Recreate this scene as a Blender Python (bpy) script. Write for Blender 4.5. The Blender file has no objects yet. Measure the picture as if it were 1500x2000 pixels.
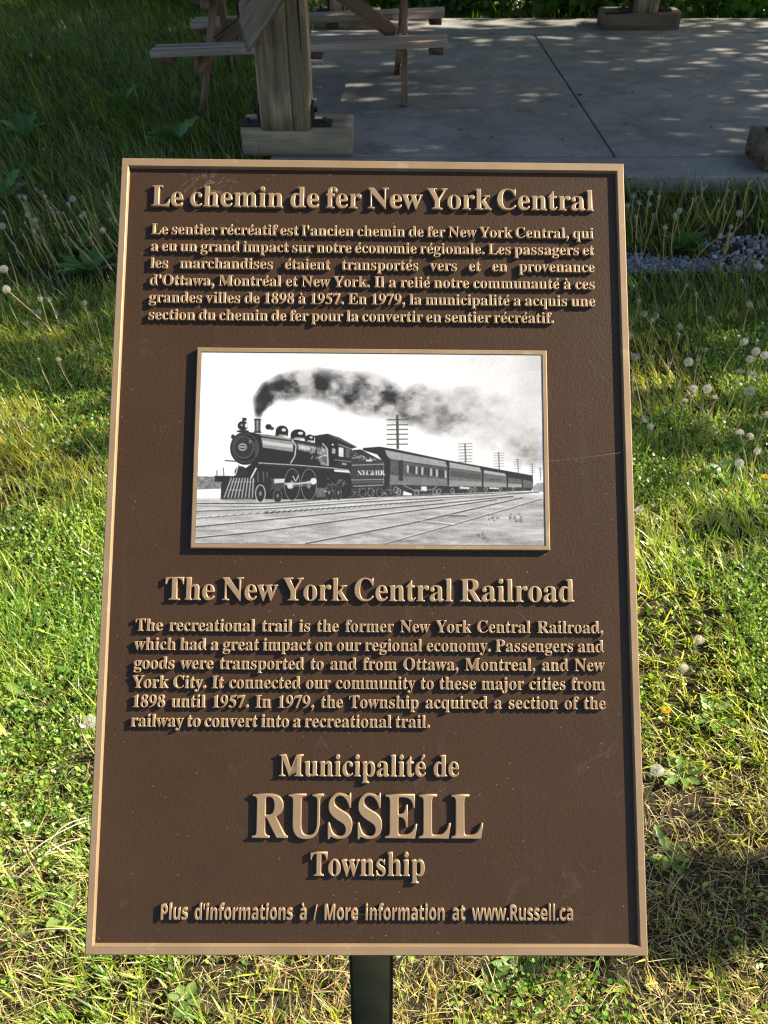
import bpy, bmesh, math, random
import numpy as np
from mathutils import Vector, Matrix

S = bpy.context.scene
COL = S.collection
R = math.radians

# ------------------------------------------------------------------ camera, sky, sun, exposure
H = 1.55
cd = bpy.data.cameras.new("camera")
cd.sensor_width = 36.0
cd.lens = 29.52
cd.clip_start, cd.clip_end = 0.02, 400.0
cd.dof.use_dof = True
cd.dof.focus_distance = 1.0
cd.dof.aperture_fstop = 18.0
cam = bpy.data.objects.new("camera", cd)
cam.location = (0, 0, H)
cam.rotation_euler = (R(50), 0, 0)
COL.objects.link(cam)
S.camera = cam

SUN_EL, SUN_AZ = 34.0, 82.0          # azimuth measured from +Y towards +X
w = bpy.data.worlds.new("World")
S.world = w
w.use_nodes = True
nt = w.node_tree
sky = nt.nodes.new("ShaderNodeTexSky")
sky.sky_type = 'NISHITA'
sky.sun_disc = False
sky.sun_elevation = R(SUN_EL)
sky.sun_rotation = R(SUN_AZ)
nt.links.new(sky.outputs[0], nt.nodes["Background"].inputs[0])
nt.nodes["Background"].inputs[1].default_value = 0.060

ld = bpy.data.lights.new("sun", 'SUN')
ld.energy = 5.0
ld.angle = R(0.53)
ld.color = (1.0, 0.90, 0.74)
sun = bpy.data.objects.new("sun", ld)
sd = Vector((math.sin(R(SUN_AZ)) * math.cos(R(SUN_EL)), math.cos(R(SUN_AZ)) * math.cos(R(SUN_EL)), math.sin(R(SUN_EL))))
sun.rotation_euler = sd.to_track_quat('Z', 'Y').to_euler()
sun.location = sd * 30
COL.objects.link(sun)

S.view_settings.view_transform = 'Standard'
S.view_settings.look = 'None'
S.view_settings.gamma = 1.0
S.view_settings.exposure = 1.75
S.cycles.max_bounces = 8
S.cycles.use_denoising = True
S.cycles.filter_width = 1.15

rng = np.random.default_rng(7)
random.seed(7)

# ------------------------------------------------------------------ helpers
def tag(o, label=None, cat=None, group=None, kind=None):
    if label: o["label"] = label
    if cat: o["category"] = cat
    if group: o["group"] = group
    if kind: o["kind"] = kind
    return o

def empty(name, loc=(0, 0, 0), rz=0.0):
    o = bpy.data.objects.new(name, None)
    o.location = loc
    o.rotation_euler = (0, 0, rz)
    o.empty_display_size = 0.05
    COL.objects.link(o)
    return o

def link(name, me, mat=None, parent=None, matrix=None):
    """matrix is in world space; parents are never rotated when this is used with a matrix"""
    o = bpy.data.objects.new(name, me)
    if mat: me.materials.append(mat)
    COL.objects.link(o)
    m = matrix if matrix is not None else Matrix.Identity(4)
    if parent is not None:
        o.parent = parent
        base = Matrix.Identity(4)
        p = parent
        while p is not None:
            base = p.matrix_basis @ base
            p = p.parent
        m = base.inverted() @ m
    o.matrix_basis = m
    return o

def mesh_np(name, verts, faces_flat, sizes, smooth=False, cols=None):
    me = bpy.data.meshes.new(name)
    n = len(verts)
    me.vertices.add(n)
    me.vertices.foreach_set("co", np.asarray(verts, np.float32).ravel())
    sizes = np.asarray(sizes, np.int32)
    me.loops.add(int(sizes.sum()))
    me.loops.foreach_set("vertex_index", np.asarray(faces_flat, np.int32))
    me.polygons.add(len(sizes))
    st = np.zeros(len(sizes), np.int32)
    st[1:] = np.cumsum(sizes)[:-1]
    me.polygons.foreach_set("loop_start", st)
    if smooth:
        me.polygons.foreach_set("use_smooth", np.ones(len(sizes), bool))
    if cols is not None:
        a = me.color_attributes.new("tint", 'FLOAT_COLOR', 'POINT')
        c = np.ones((n, 4), np.float32)
        c[:, :3] = cols
        a.data.foreach_set("color", c.ravel())
    me.update(calc_edges=True)
    me.validate()
    return me

def from_bm(name, bm, smooth=False):
    me = bpy.data.meshes.new(name)
    bmesh.ops.recalc_face_normals(bm, faces=bm.faces)
    if smooth:
        for f in bm.faces: f.smooth = True
    bm.to_mesh(me)
    bm.free()
    return me

def bm_box(bm, lo, hi, bevel=0.0):
    c = [(a + b) / 2 for a, b in zip(lo, hi)]
    s = [abs(b - a) for a, b in zip(lo, hi)]
    r = bmesh.ops.create_cube(bm, size=1.0, matrix=Matrix.Translation(c) @ Matrix.Diagonal((*s, 1)))
    if bevel > 0:
        ed = list({e for v in r['verts'] for e in v.link_edges})
        bmesh.ops.bevel(bm, geom=ed, offset=bevel, segments=2, profile=0.6, affect='EDGES')

def smooth_noise(x, y, seed=0):
    """value noise, numpy"""
    x = np.asarray(x, float); y = np.asarray(y, float)
    xi = np.floor(x).astype(np.int64); yi = np.floor(y).astype(np.int64)
    fx = x - xi; fy = y - yi
    fx = fx * fx * (3 - 2 * fx); fy = fy * fy * (3 - 2 * fy)
    def h(a, b):
        n = (a * 374761393 + b * 668265263 + seed * 974711) & 0x7fffffff
        n = ((n ^ (n >> 13)) * 1274126177) & 0x7fffffff
        n = ((n ^ (n >> 15)) * 2246822519) & 0x7fffffff
        return ((n ^ (n >> 16)) & 0xffff) / 65535.0
    return (h(xi, yi) * (1 - fx) + h(xi + 1, yi) * fx) * (1 - fy) + (h(xi, yi + 1) * (1 - fx) + h(xi + 1, yi + 1) * fx) * fy

def fbm(x, y, seed=0, oct=4):
    s = 0; a = 0.5; t = 0
    for k in range(oct):
        s = s + a * smooth_noise(np.asarray(x) * 2 ** k, np.asarray(y) * 2 ** k, seed + k)
        t += a; a *= 0.55
    return s / t

def terrain(x, y):
    return 0.022 * (fbm(np.asarray(x) * 1.6, np.asarray(y) * 1.6, 3, 3) - 0.5) * np.clip(1.0, 0, 1)

def tz(x, y):
    return float(terrain(x, y))

def beam(A, B, width, height, rough=0.0, nseg=1, bevel=0.004, up=(0, 0, 1), seed=0, round_=0.0, crack=None):
    """timber from A to B: local X along the grain. returns (mesh, matrix)"""
    A = Vector(A); B = Vector(B)
    L = (B - A).length
    X = (B - A).normalized()
    U = Vector(up)
    if abs(X.dot(U)) > 0.98: U = Vector((0, 1, 0))
    Y = U.cross(X).normalized()
    Z = X.cross(Y)
    M = Matrix((X, Y, Z)).transposed().to_4x4()
    M.translation = A
    hw, hh = width / 2, height / 2
    b = bevel if round_ == 0 else round_
    # octagon-ish section, subdivided
    prof = []
    for sx, sy in ((1, 1), (-1, 1), (-1, -1), (1, -1)):
        c = Vector((sx * (hw - b), sy * (hh - b)))
        a0 = math.atan2(sy, sx) - math.pi / 4
        for k in range(3):
            a = a0 + k * math.pi / 4
            prof.append((c.x + b * math.cos(a), c.y + b * math.sin(a)))
    if rough > 0:
        pp = []
        for i in range(len(prof)):
            p, q = prof[i], prof[(i + 1) % len(prof)]
            pp.append(p)
            d = math.hypot(q[0] - p[0], q[1] - p[1])
            k = int(d / 0.02)
            for j in range(1, k + 1):
                t = j / (k + 1)
                pp.append((p[0] + (q[0] - p[0]) * t, p[1] + (q[1] - p[1]) * t))
        prof = pp
    if crack is not None:
        for dz in (-0.0045, 0.0, 0.0035): prof.append((hw, crack + dz))
        prof.sort(key=lambda p: math.atan2(p[1], p[0]))
    n = len(prof)
    xs = [L * i / nseg for i in range(nseg + 1)]
    V = []
    for i, x in enumerate(xs):
        for j, (py, pz) in enumerate(prof):
            if rough > 0:
                a = math.atan2(pz, py)
                r = 1 + rough * ((fbm(3 + a * 1.6 + seed, x * 2.2, seed, 3) - 0.5) * 2 + 0.5 * (smooth_noise(a * 9 + 40, x * 1.2, seed + 5) - 0.5))
                y_, z_ = py * r, pz * r
                if crack is not None and py > hw - 1e-6 and abs(pz - crack) < 0.005:
                    z_ = pz + 0.016 * (0.5 - x / L) + 0.010 * (fbm(x * 3, 2.0, 9, 3) - 0.5)
                    if pz == crack: y_ = py * r - 0.030
                V.append((x, y_, z_))
            else:
                V.append((x, py, pz))
    F = []; sz = []
    for i in range(nseg):
        for j in range(n):
            k = (j + 1) % n
            F += [i * n + j, i * n + k, (i + 1) * n + k, (i + 1) * n + j]; sz.append(4)
    F += list(reversed(range(n))); sz.append(n)
    F += [nseg * n + j for j in range(n)]; sz.append(n)
    me = mesh_np("timber", np.array(V), F, sz)
    return me, M

def tube_np(path, radii, sides=6):
    """path (k,3) -> verts, faces_flat, sizes"""
    P = np.asarray(path, float); k = len(P)
    T = np.gradient(P, axis=0); T /= np.linalg.norm(T, axis=1)[:, None] + 1e-9
    ref = np.where(np.abs(T[:, 2:3]) > 0.9, np.array([[1, 0, 0]]), np.array([[0, 0, 1]]))
    A = np.cross(T, ref); A /= np.linalg.norm(A, axis=1)[:, None] + 1e-9
    Bv = np.cross(T, A)
    ang = np.linspace(0, 2 * np.pi, sides, endpoint=False)
    V = P[:, None, :] + np.asarray(radii)[:, None, None] * (np.cos(ang)[None, :, None] * A[:, None, :] + np.sin(ang)[None, :, None] * Bv[:, None, :])
    F = []; sz = []
    for i in range(k - 1):
        for j in range(sides):
            q = (j + 1) % sides
            F += [i * sides + j, i * sides + q, (i + 1) * sides + q, (i + 1) * sides + j]; sz.append(4)
    F += [j for j in range(sides)]; sz.append(sides)
    F += [(k - 1) * sides + j for j in range(sides)]; sz.append(sides)
    return V.reshape(-1, 3), F, sz

class Bag:
    """collects pieces into ONE mesh"""
    def __init__(self): self.V = []; self.F = []; self.S = []; self.C = []; self.n = 0
    def add(self, V, F, sz, col=None):
        V = np.asarray(V, float)
        self.V.append(V); self.F.append(np.asarray(F, np.int64) + self.n); self.S += list(sz)
        self.C.append(np.tile(np.asarray(col if col is not None else (1, 1, 1), float), (len(V), 1)) if np.ndim(col) < 2 else col)
        self.n += len(V)
    def mesh(self, name, smooth=False):
        return mesh_np(name, np.vstack(self.V), np.concatenate(self.F), self.S, smooth, np.vstack(self.C))

# ------------------------------------------------------------------ materials
def mat(name):
    m = bpy.data.materials.new(name)
    m.use_nodes = True
    t = m.node_tree
    return m, t, t.nodes["Principled BSDF"]

def N(t, typ, **kw):
    n = t.nodes.new(typ)
    for k, v in kw.items(): setattr(n, k, v)
    return n

def noise(t, scale, detail=4, rough=0.55, vec=None, dist=0.0):
    n = N(t, "ShaderNodeTexNoise")
    n.inputs["Scale"].default_value = scale
    n.inputs["Detail"].default_value = detail
    n.inputs["Roughness"].default_value = rough
    n.inputs["Distortion"].default_value = dist
    if vec is not None: t.links.new(vec, n.inputs["Vector"])
    return n

def ramp(t, fac, stops):
    r = N(t, "ShaderNodeValToRGB")
    e = r.color_ramp.elements
    while len(e) < len(stops): e.new(0.5)
    for i, (p, c) in enumerate(stops):
        e[i].position = p
        e[i].color = (*c, 1) if len(c) == 3 else c
    t.links.new(fac, r.inputs[0])
    return r

def mapping(t, scale, coord="Object", loc=(0, 0, 0)):
    tc = N(t, "ShaderNodeTexCoord")
    mp = N(t, "ShaderNodeMapping")
    mp.inputs["Scale"].default_value = scale
    mp.inputs["Location"].default_value = loc
    t.links.new(tc.outputs[coord], mp.inputs["Vector"])
    return mp.outputs[0]

def mixc(t, fac, a, b, mode='MIX'):
    m = N(t, "ShaderNodeMix", data_type='RGBA', blend_type=mode)
    for s, v in ((m.inputs[0], fac), (m.inputs[6], a), (m.inputs[7], b)):
        if hasattr(v, "is_linked") or hasattr(v, "links"): t.links.new(v, s)
        else: s.default_value = v if not isinstance(v, tuple) else (*v, 1) if len(v) == 3 else v
    return m.outputs[2]

def bump(t, bsdf, height, strength=0.3, dist=0.01, chain=None):
    b = N(t, "ShaderNodeBump")
    b.inputs["Strength"].default_value = strength
    b.inputs["Distance"].default_value = dist
    t.links.new(height, b.inputs["Height"])
    if chain is not None: t.links.new(chain, b.inputs["Normal"])
    t.links.new(b.outputs[0], bsdf.inputs["Normal"])
    return b.outputs[0]

def leafy_material(name, trans=0.4, rough=0.55, spec=0.25, gain=1.0):
    """tinted by the point colour of the mesh (each blade or leaf has its own colour)"""
    m, t, b = mat(name)
    at = N(t, "ShaderNodeAttribute", attribute_name="tint")
    b.inputs["Roughness"].default_value = rough
    b.inputs["Specular IOR Level"].default_value = spec
    t.links.new(at.outputs["Color"], b.inputs["Base Color"])
    tr = N(t, "ShaderNodeBsdfTranslucent")
    hs = N(t, "ShaderNodeHueSaturation")
    hs.inputs["Hue"].default_value = 0.485
    hs.inputs["Saturation"].default_value = 1.1
    hs.inputs["Value"].default_value = 1.25 * gain
    t.links.new(at.outputs["Color"], hs.inputs["Color"])
    t.links.new(hs.outputs[0], tr.inputs["Color"])
    mx = N(t, "ShaderNodeMixShader")
    mx.inputs[0].default_value = trans
    t.links.new(b.outputs[0], mx.inputs[1]); t.links.new(tr.outputs[0], mx.inputs[2])
    t.links.new(mx.outputs[0], t.nodes["Material Output"].inputs["Surface"])
    return m

def wood_material(name, dark, mid, light, stain=(0.05, 0.045, 0.03), stain_amt=0.5, grain=60.0, seed=0, rough=0.85, moss=None):
    m, t, b = mat(name)
    v = mapping(t, (1.1, grain * 0.45, grain * 0.45), loc=(seed, seed * 0.7, seed * 0.3))
    n1 = noise(t, 1.0, 6, 0.65, v, 0.6)
    nf = noise(t, 1.0, 4, 0.7, mapping(t, (2.5, grain * 3.2, grain * 3.2), loc=(seed, 3, 7)), 0.2)
    mxf = N(t, "ShaderNodeMix", data_type='FLOAT'); mxf.inputs[0].default_value = 0.42
    t.links.new(n1.outputs[0], mxf.inputs[2]); t.links.new(nf.outputs[0], mxf.inputs[3])
    r1 = ramp(t, mxf.outputs[0], [(0.36, dark), (0.5, mid), (0.64, light)])
    v2 = mapping(t, (1.6, 8.0, 8.0), loc=(seed + 3, 1, 2))
    n2 = noise(t, 1.0, 5, 0.6, v2)
    r2 = ramp(t, n2.outputs[0], [(0.38, (1, 1, 1)), (0.56, (0, 0, 0))])
    inv = N(t, "ShaderNodeMath", operation='MULTIPLY')
    rgb = N(t, "ShaderNodeSeparateColor")
    t.links.new(r2.outputs[0], rgb.inputs[0])
    sub = N(t, "ShaderNodeMath", operation='SUBTRACT'); sub.inputs[0].default_value = 1.0
    t.links.new(rgb.outputs[0], sub.inputs[1])
    t.links.new(sub.outputs[0], inv.inputs[0]); inv.inputs[1].default_value = stain_amt
    c = mixc(t, inv.outputs[0], r1.outputs[0], stain)
    if moss:
        n4 = noise(t, 3.0, 4, 0.6, mapping(t, (1, 2, 2), loc=(9 + seed, 4, 4)))
        r4 = ramp(t, n4.outputs[0], [(0.5, (0, 0, 0)), (0.7, (0.6, 0.6, 0.6))])
        c = mixc(t, r4.outputs[0], c, moss)
    # drying cracks along the grain
    v3 = mapping(t, (0.9, 26.0, 26.0), loc=(seed * 2, 5, 1))
    n3 = noise(t, 1.0, 3, 0.5, v3, 0.3)
    r3 = ramp(t, n3.outputs[0], [(0.335, (0, 0, 0)), (0.365, (1, 1, 1))])
    c = mixc(t, r3.outputs[0], (0.018, 0.014, 0.010), c)
    t.links.new(c, b.inputs["Base Color"])
    b.inputs["Roughness"].default_value = rough
    b.inputs["Specular IOR Level"].default_value = 0.2
    h = N(t, "ShaderNodeMath", operation='MULTIPLY')
    t.links.new(n1.outputs[0], h.inputs[0]); t.links.new(r3.outputs[0], h.inputs[1])
    bump(t, b, h.outputs[0], 0.6, 0.006)
    return m

# plaque paints
M_BROWN, t, b = mat("brown_plaque_paint")
v = mapping(t, (1, 1, 1))
n = noise(t, 9.0, 4, 0.6, v)
c = ramp(t, n.outputs[0], [(0.3, (0.0355, 0.0190, 0.0088)), (0.7, (0.0420, 0.0228, 0.0110))])
sp = N(t, "ShaderNodeTexVoronoi"); sp.inputs["Scale"].default_value = 110.0; sp.inputs["Randomness"].default_value = 1.0
t.links.new(v, sp.inputs["Vector"])
spr = ramp(t, sp.outputs["Distance"], [(0.05, (0.6, 0.6, 0.6)), (0.10, (0, 0, 0))])
spn = noise(t, 30.0, 2, 0.5, v); spm = ramp(t, spn.outputs[0], [(0.50, (0, 0, 0)), (0.60, (1, 1, 1))])
msk = mixc(t, 1.0, spr.outputs[0], spm.outputs[0], 'MULTIPLY')
c2 = mixc(t, msk, c.outputs[0], (0.22, 0.17, 0.125))
# dusty scuffs, faint run marks and a pale smear near the top edge
sc1 = noise(t, 16.0, 7, 0.72, v, 1.2); sr1 = ramp(t, sc1.outputs[0], [(0.60, (0, 0, 0)), (0.76, (0.22, 0.22, 0.22))])
c2 = mixc(t, sr1.outputs[0], c2, (0.13, 0.10, 0.078))
vs_ = mapping(t, (34.0, 2.2, 1.0)); st1 = noise(t, 1.0, 4, 0.6, vs_); sr2 = ramp(t, st1.outputs[0], [(0.60, (0, 0, 0)), (0.78, (0.16, 0.16, 0.16))])
c2 = mixc(t, sr2.outputs[0], c2, (0.10, 0.078, 0.062))
gr_ = N(t, "ShaderNodeVectorMath", operation='DISTANCE'); gr_.inputs[1].default_value = (-0.20, 0.425, -0.005); t.links.new(v, gr_.inputs[0])
gm = N(t, "ShaderNodeMapRange"); gm.inputs[1].default_value = 0.012; gm.inputs[2].default_value = 0.040; gm.inputs[3].default_value = 1.0; gm.inputs[4].default_value = 0.0
t.links.new(gr_.outputs["Value"], gm.inputs[0])
sm = noise(t, 60.0, 5, 0.7, v, 2.0); smr = ramp(t, sm.outputs[0], [(0.52, (0, 0, 0)), (0.66, (0.45, 0.45, 0.45))])
sma = N(t, "ShaderNodeMath", operation='MULTIPLY'); t.links.new(gm.outputs[0], sma.inputs[0]); t.links.new(smr.outputs[0], sma.inputs[1])
c2 = mixc(t, sma.outputs[0], c2, (0.20, 0.165, 0.13))
t.links.new(c2, b.inputs["Base Color"])
b.inputs["Roughness"].default_value = 0.38
b.inputs["Specular IOR Level"].default_value = 0.26
n2 = noise(t, 260.0, 2, 0.5, v)
n3 = noise(t, 620.0, 2, 0.5, v)
ad = N(t, "ShaderNodeMath", operation='ADD'); t.links.new(n2.outputs[0], ad.inputs[0]); t.links.new(n3.outputs[0], ad.inputs[1])
bump(t, b, ad.outputs[0], 0.26, 0.0013)

M_GOLD, t, b = mat("bronze_gold_paint")
v = mapping(t, (1, 1, 1))
n = noise(t, 14.0, 5, 0.6, v)
c = ramp(t, n.outputs[0], [(0.3, (0.235, 0.156, 0.086)), (0.7, (0.29, 0.196, 0.110))])
wn = noise(t, 26.0, 6, 0.7, v, 0.8); wr = ramp(t, wn.outputs[0], [(0.58, (0, 0, 0)), (0.68, (0.38, 0.38, 0.38))])
cw = mixc(t, wr.outputs[0], c.outputs[0], (0.46, 0.35, 0.23))
dn = noise(t, 70.0, 5, 0.7, v, 0.5); dr_ = ramp(t, dn.outputs[0], [(0.66, (0, 0, 0)), (0.76, (0.5, 0.5, 0.5))])
cw = mixc(t, dr_.outputs[0], cw, (0.12, 0.080, 0.050))
t.links.new(cw, b.inputs["Base Color"])
b.inputs["Metallic"].default_value = 0.3
n2 = noise(t, 22.0, 3, 0.6, v)
rr = N(t, "ShaderNodeMapRange"); rr.inputs[3].default_value = 0.38; rr.inputs[4].default_value = 0.52
t.links.new(n2.outputs[0], rr.inputs[0]); t.links.new(rr.outputs[0], b.inputs["Roughness"])
n3 = noise(t, 500.0, 2, 0.5, v)
bump(t, b, n3.outputs[0], 0.08, 0.0008)

M_POST, t, b = mat("dark_green_black_paint")
n = noise(t, 25.0, 4, 0.6, mapping(t, (1, 1, 1)))
c = ramp(t, n.outputs[0], [(0.3, (0.009, 0.011, 0.006)), (0.7, (0.014, 0.017, 0.009))])
t.links.new(c.outputs[0], b.inputs["Base Color"]); b.inputs["Roughness"].default_value = 0.6; b.inputs["Specular IOR Level"].default_value = 0.12
bump(t, b, n.outputs[0], 0.1, 0.001)

M_PRINT, t, b = mat("printed_photo_enamel")
at = N(t, "ShaderNodeAttribute", attribute_name="tint")
t.links.new(at.outputs["Color"], b.inputs["Base Color"])
b.inputs["Roughness"].default_value = 0.45
b.inputs["Specular IOR Level"].default_value = 0.35

M_STEEL, t, b = mat("rusty_dark_steel")
n = noise(t, 30.0, 5, 0.6, mapping(t, (1, 1, 1)))
c = ramp(t, n.outputs[0], [(0.35, (0.012, 0.011, 0.011)), (0.75, (0.045, 0.030, 0.022))])
t.links.new(c.outputs[0], b.inputs["Base Color"]); b.inputs["Roughness"].default_value = 0.6; b.inputs["Metallic"].default_value = 0.4

M_POSTWOOD = wood_material("weathered_post_timber", (0.19, 0.140, 0.080), (0.42, 0.325, 0.195), (0.58, 0.47, 0.30), stain=(0.070, 0.056, 0.038), stain_amt=0.72, grain=38, seed=2)
M_SILLWOOD = wood_material("weathered_sill_timber", (0.19, 0.15, 0.095), (0.36, 0.295, 0.20), (0.48, 0.41, 0.30), stain=(0.10, 0.085, 0.062), stain_amt=0.55, grain=30, seed=5)
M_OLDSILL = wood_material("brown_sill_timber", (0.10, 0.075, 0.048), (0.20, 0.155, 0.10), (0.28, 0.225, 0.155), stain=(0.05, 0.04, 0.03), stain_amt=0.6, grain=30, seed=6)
M_BRACEWOOD = wood_material("grey_brace_timber", (0.12, 0.095, 0.065), (0.30, 0.25, 0.18), (0.44, 0.38, 0.29), stain=(0.07, 0.06, 0.045), stain_amt=0.6, grain=30, seed=8)
M_SEATWOOD = wood_material("grey_seat_board", (0.21, 0.165, 0.13), (0.33, 0.27, 0.22), (0.44, 0.37, 0.31), stain=(0.18, 0.13, 0.10), stain_amt=0.4, grain=55, seed=11)
M_LEGWOOD = wood_material("brown_leg_board", (0.15, 0.088, 0.055), (0.26, 0.160, 0.105), (0.35, 0.24, 0.165), stain=(0.07, 0.05, 0.035), stain_amt=0.4, grain=50, seed=14)
M_CLEATWOOD = wood_material("red_brown_cleat_board", (0.09, 0.045, 0.028), (0.16, 0.080, 0.050), (0.21, 0.115, 0.075), stain_amt=0.3, grain=50, seed=17)
M_ROOF = wood_material("roof_board", (0.10, 0.075, 0.05), (0.17, 0.13, 0.09), (0.22, 0.18, 0.13), grain=30, seed=20)
M_BARK = wood_material("tree_bark", (0.035, 0.028, 0.02), (0.08, 0.065, 0.05), (0.13, 0.11, 0.085), grain=14, seed=23)

M_CONC, t, b = mat("old_concrete")
v = mapping(t, (1, 1, 1))
n = noise(t, 0.9, 6, 0.6, v, 0.4)
c = ramp(t, n.outputs[0], [(0.28, (0.200, 0.190, 0.172)), (0.5, (0.275, 0.262, 0.238)), (0.72, (0.325, 0.310, 0.282))])
nb = noise(t, 4.5, 5, 0.7, v, 0.5); cb = ramp(t, nb.outputs[0], [(0.30, (0.62, 0.62, 0.62)), (0.55, (1, 1, 1))])
cc = mixc(t, 1.0, c.outputs[0], cb.outputs[0], 'MULTIPLY')
ns = noise(t, 70.0, 3, 0.6, v); cs = ramp(t, ns.outputs[0], [(0.3, (0.8, 0.8, 0.8)), (0.7, (1.08, 1.08, 1.08))])
cc = mixc(t, 1.0, cc, cs.outputs[0], 'MULTIPLY')
t.links.new(cc, b.inputs["Base Color"]); b.inputs["Roughness"].default_value = 0.85; b.inputs["Specular IOR Level"].default_value = 0.25
vb = mapping(t, (8.0, 160.0, 60.0)); n5 = noise(t, 1.0, 4, 0.6, vb)
ad = N(t, "ShaderNodeMath", operation='ADD'); t.links.new(n5.outputs[0], ad.inputs[0]); t.links.new(ns.outputs[0], ad.inputs[1])
bump(t, b, ad.outputs[0], 0.25, 0.004)

M_SOIL, t, b = mat("dark_soil_and_thatch")
v = mapping(t, (1, 1, 1))
n = noise(t, 6.0, 6, 0.7, v, 0.5)
c = ramp(t, n.outputs[0], [(0.3, (0.020, 0.016, 0.010)), (0.55, (0.045, 0.034, 0.022)), (0.75, (0.085, 0.064, 0.038))])
n2 = noise(t, 120.0, 3, 0.7, v); c3 = ramp(t, n2.outputs[0], [(0.35, (0.55, 0.55, 0.55)), (0.65, (1.3, 1.25, 1.1))])
cc = mixc(t, 1.0, c.outputs[0], c3.outputs[0], 'MULTIPLY')
n6 = noise(t, 0.5, 3, 0.5, v); far = ramp(t, n6.outputs[0], [(0.35, (0.028, 0.036, 0.014)), (0.65, (0.045, 0.040, 0.022))])
cc = mixc(t, 0.35, cc, far.outputs[0])
t.links.new(cc, b.inputs["Base Color"]); b.inputs["Roughness"].default_value = 0.95; b.inputs["Specular IOR Level"].default_value = 0.1
bump(t, b, n2.outputs[0], 0.7, 0.01)

M_GRASS = leafy_material("grass_blades", 0.45, 0.36, 0.5, 1.2)
M_DRY = leafy_material("dry_thatch", 0.25, 0.7, 0.2, 0.9)
M_CLOVER = leafy_material("clover_leaves", 0.40, 0.34, 0.5, 1.2)
M_WEED = leafy_material("weed_leaves", 0.38, 0.42, 0.4)
M_TREELEAF = leafy_material("tree_leaves", 0.45, 0.45, 0.35)
M_STEM = leafy_material("flower_stem", 0.15, 0.5, 0.3)
M_FLUFF = leafy_material("seed_fluff", 0.45, 0.8, 0.1, 0.85)
M_STONE = leafy_material("crushed_stone", 0.0, 0.7, 0.4)

# ------------------------------------------------------------------ ground
def build_ground():
    xs = np.concatenate([[-90, -50, -25, -12], np.linspace(-7, 7, 113), [12, 25, 50, 90]])
    ys = np.concatenate([[-90, -40, -15, -6, -3], np.linspace(-1, 11, 97), [14, 20, 40, 90]])
    X, Y = np.meshgrid(xs, ys)
    Z = terrain(X, Y)
    nx, ny = len(xs), len(ys)
    idx = np.arange(nx * ny).reshape(ny, nx)
    q = np.stack([idx[:-1, :-1], idx[:-1, 1:], idx[1:, 1:], idx[1:, :-1]], -1).reshape(-1, 4)
    me = mesh_np("ground", np.stack([X, Y, Z], -1).reshape(-1, 3), q.ravel(), np.full(len(q), 4), True)
    tag(link("ground", me, M_SOIL), kind="structure")
build_ground()

# concrete slab: field panels and border strips with open joints
SLX0, SLX1, SLY0, SLY1, SLZ = -0.62, 5.2, 4.46, 8.62, 0.09
def build_slab():
    bm = bmesh.new()
    xj, yj0, yj1 = 1.262, 4.775, 8.02
    g = 0.006
    cuts_x = [SLX0, xj, 3.75, SLX1]
    for i in range(3):
        a = cuts_x[i] + (g if i else 0); c = cuts_x[i + 1] - (g if i < 2 else 0)
        bm_box(bm, (a, yj0 + g, -0.2), (c, yj1 - g, SLZ), 0.006)
    bm_box(bm, (SLX0, SLY0, -0.2), (SLX1, yj0 - g, SLZ - 0.004), 0.012)
    bm_box(bm, (SLX0, yj1 + g, -0.2), (SLX1, SLY1, SLZ + 0.012), 0.012)
    bm_box(bm, (SLX0 + 0.02, SLY0 + 0.03, -0.22), (SLX1 - 0.02, SLY1 - 0.03, SLZ - 0.03))
    tag(link("concrete_slab", from_bm("concrete_slab", bm), M_CONC), kind="structure")
build_slab()

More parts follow.
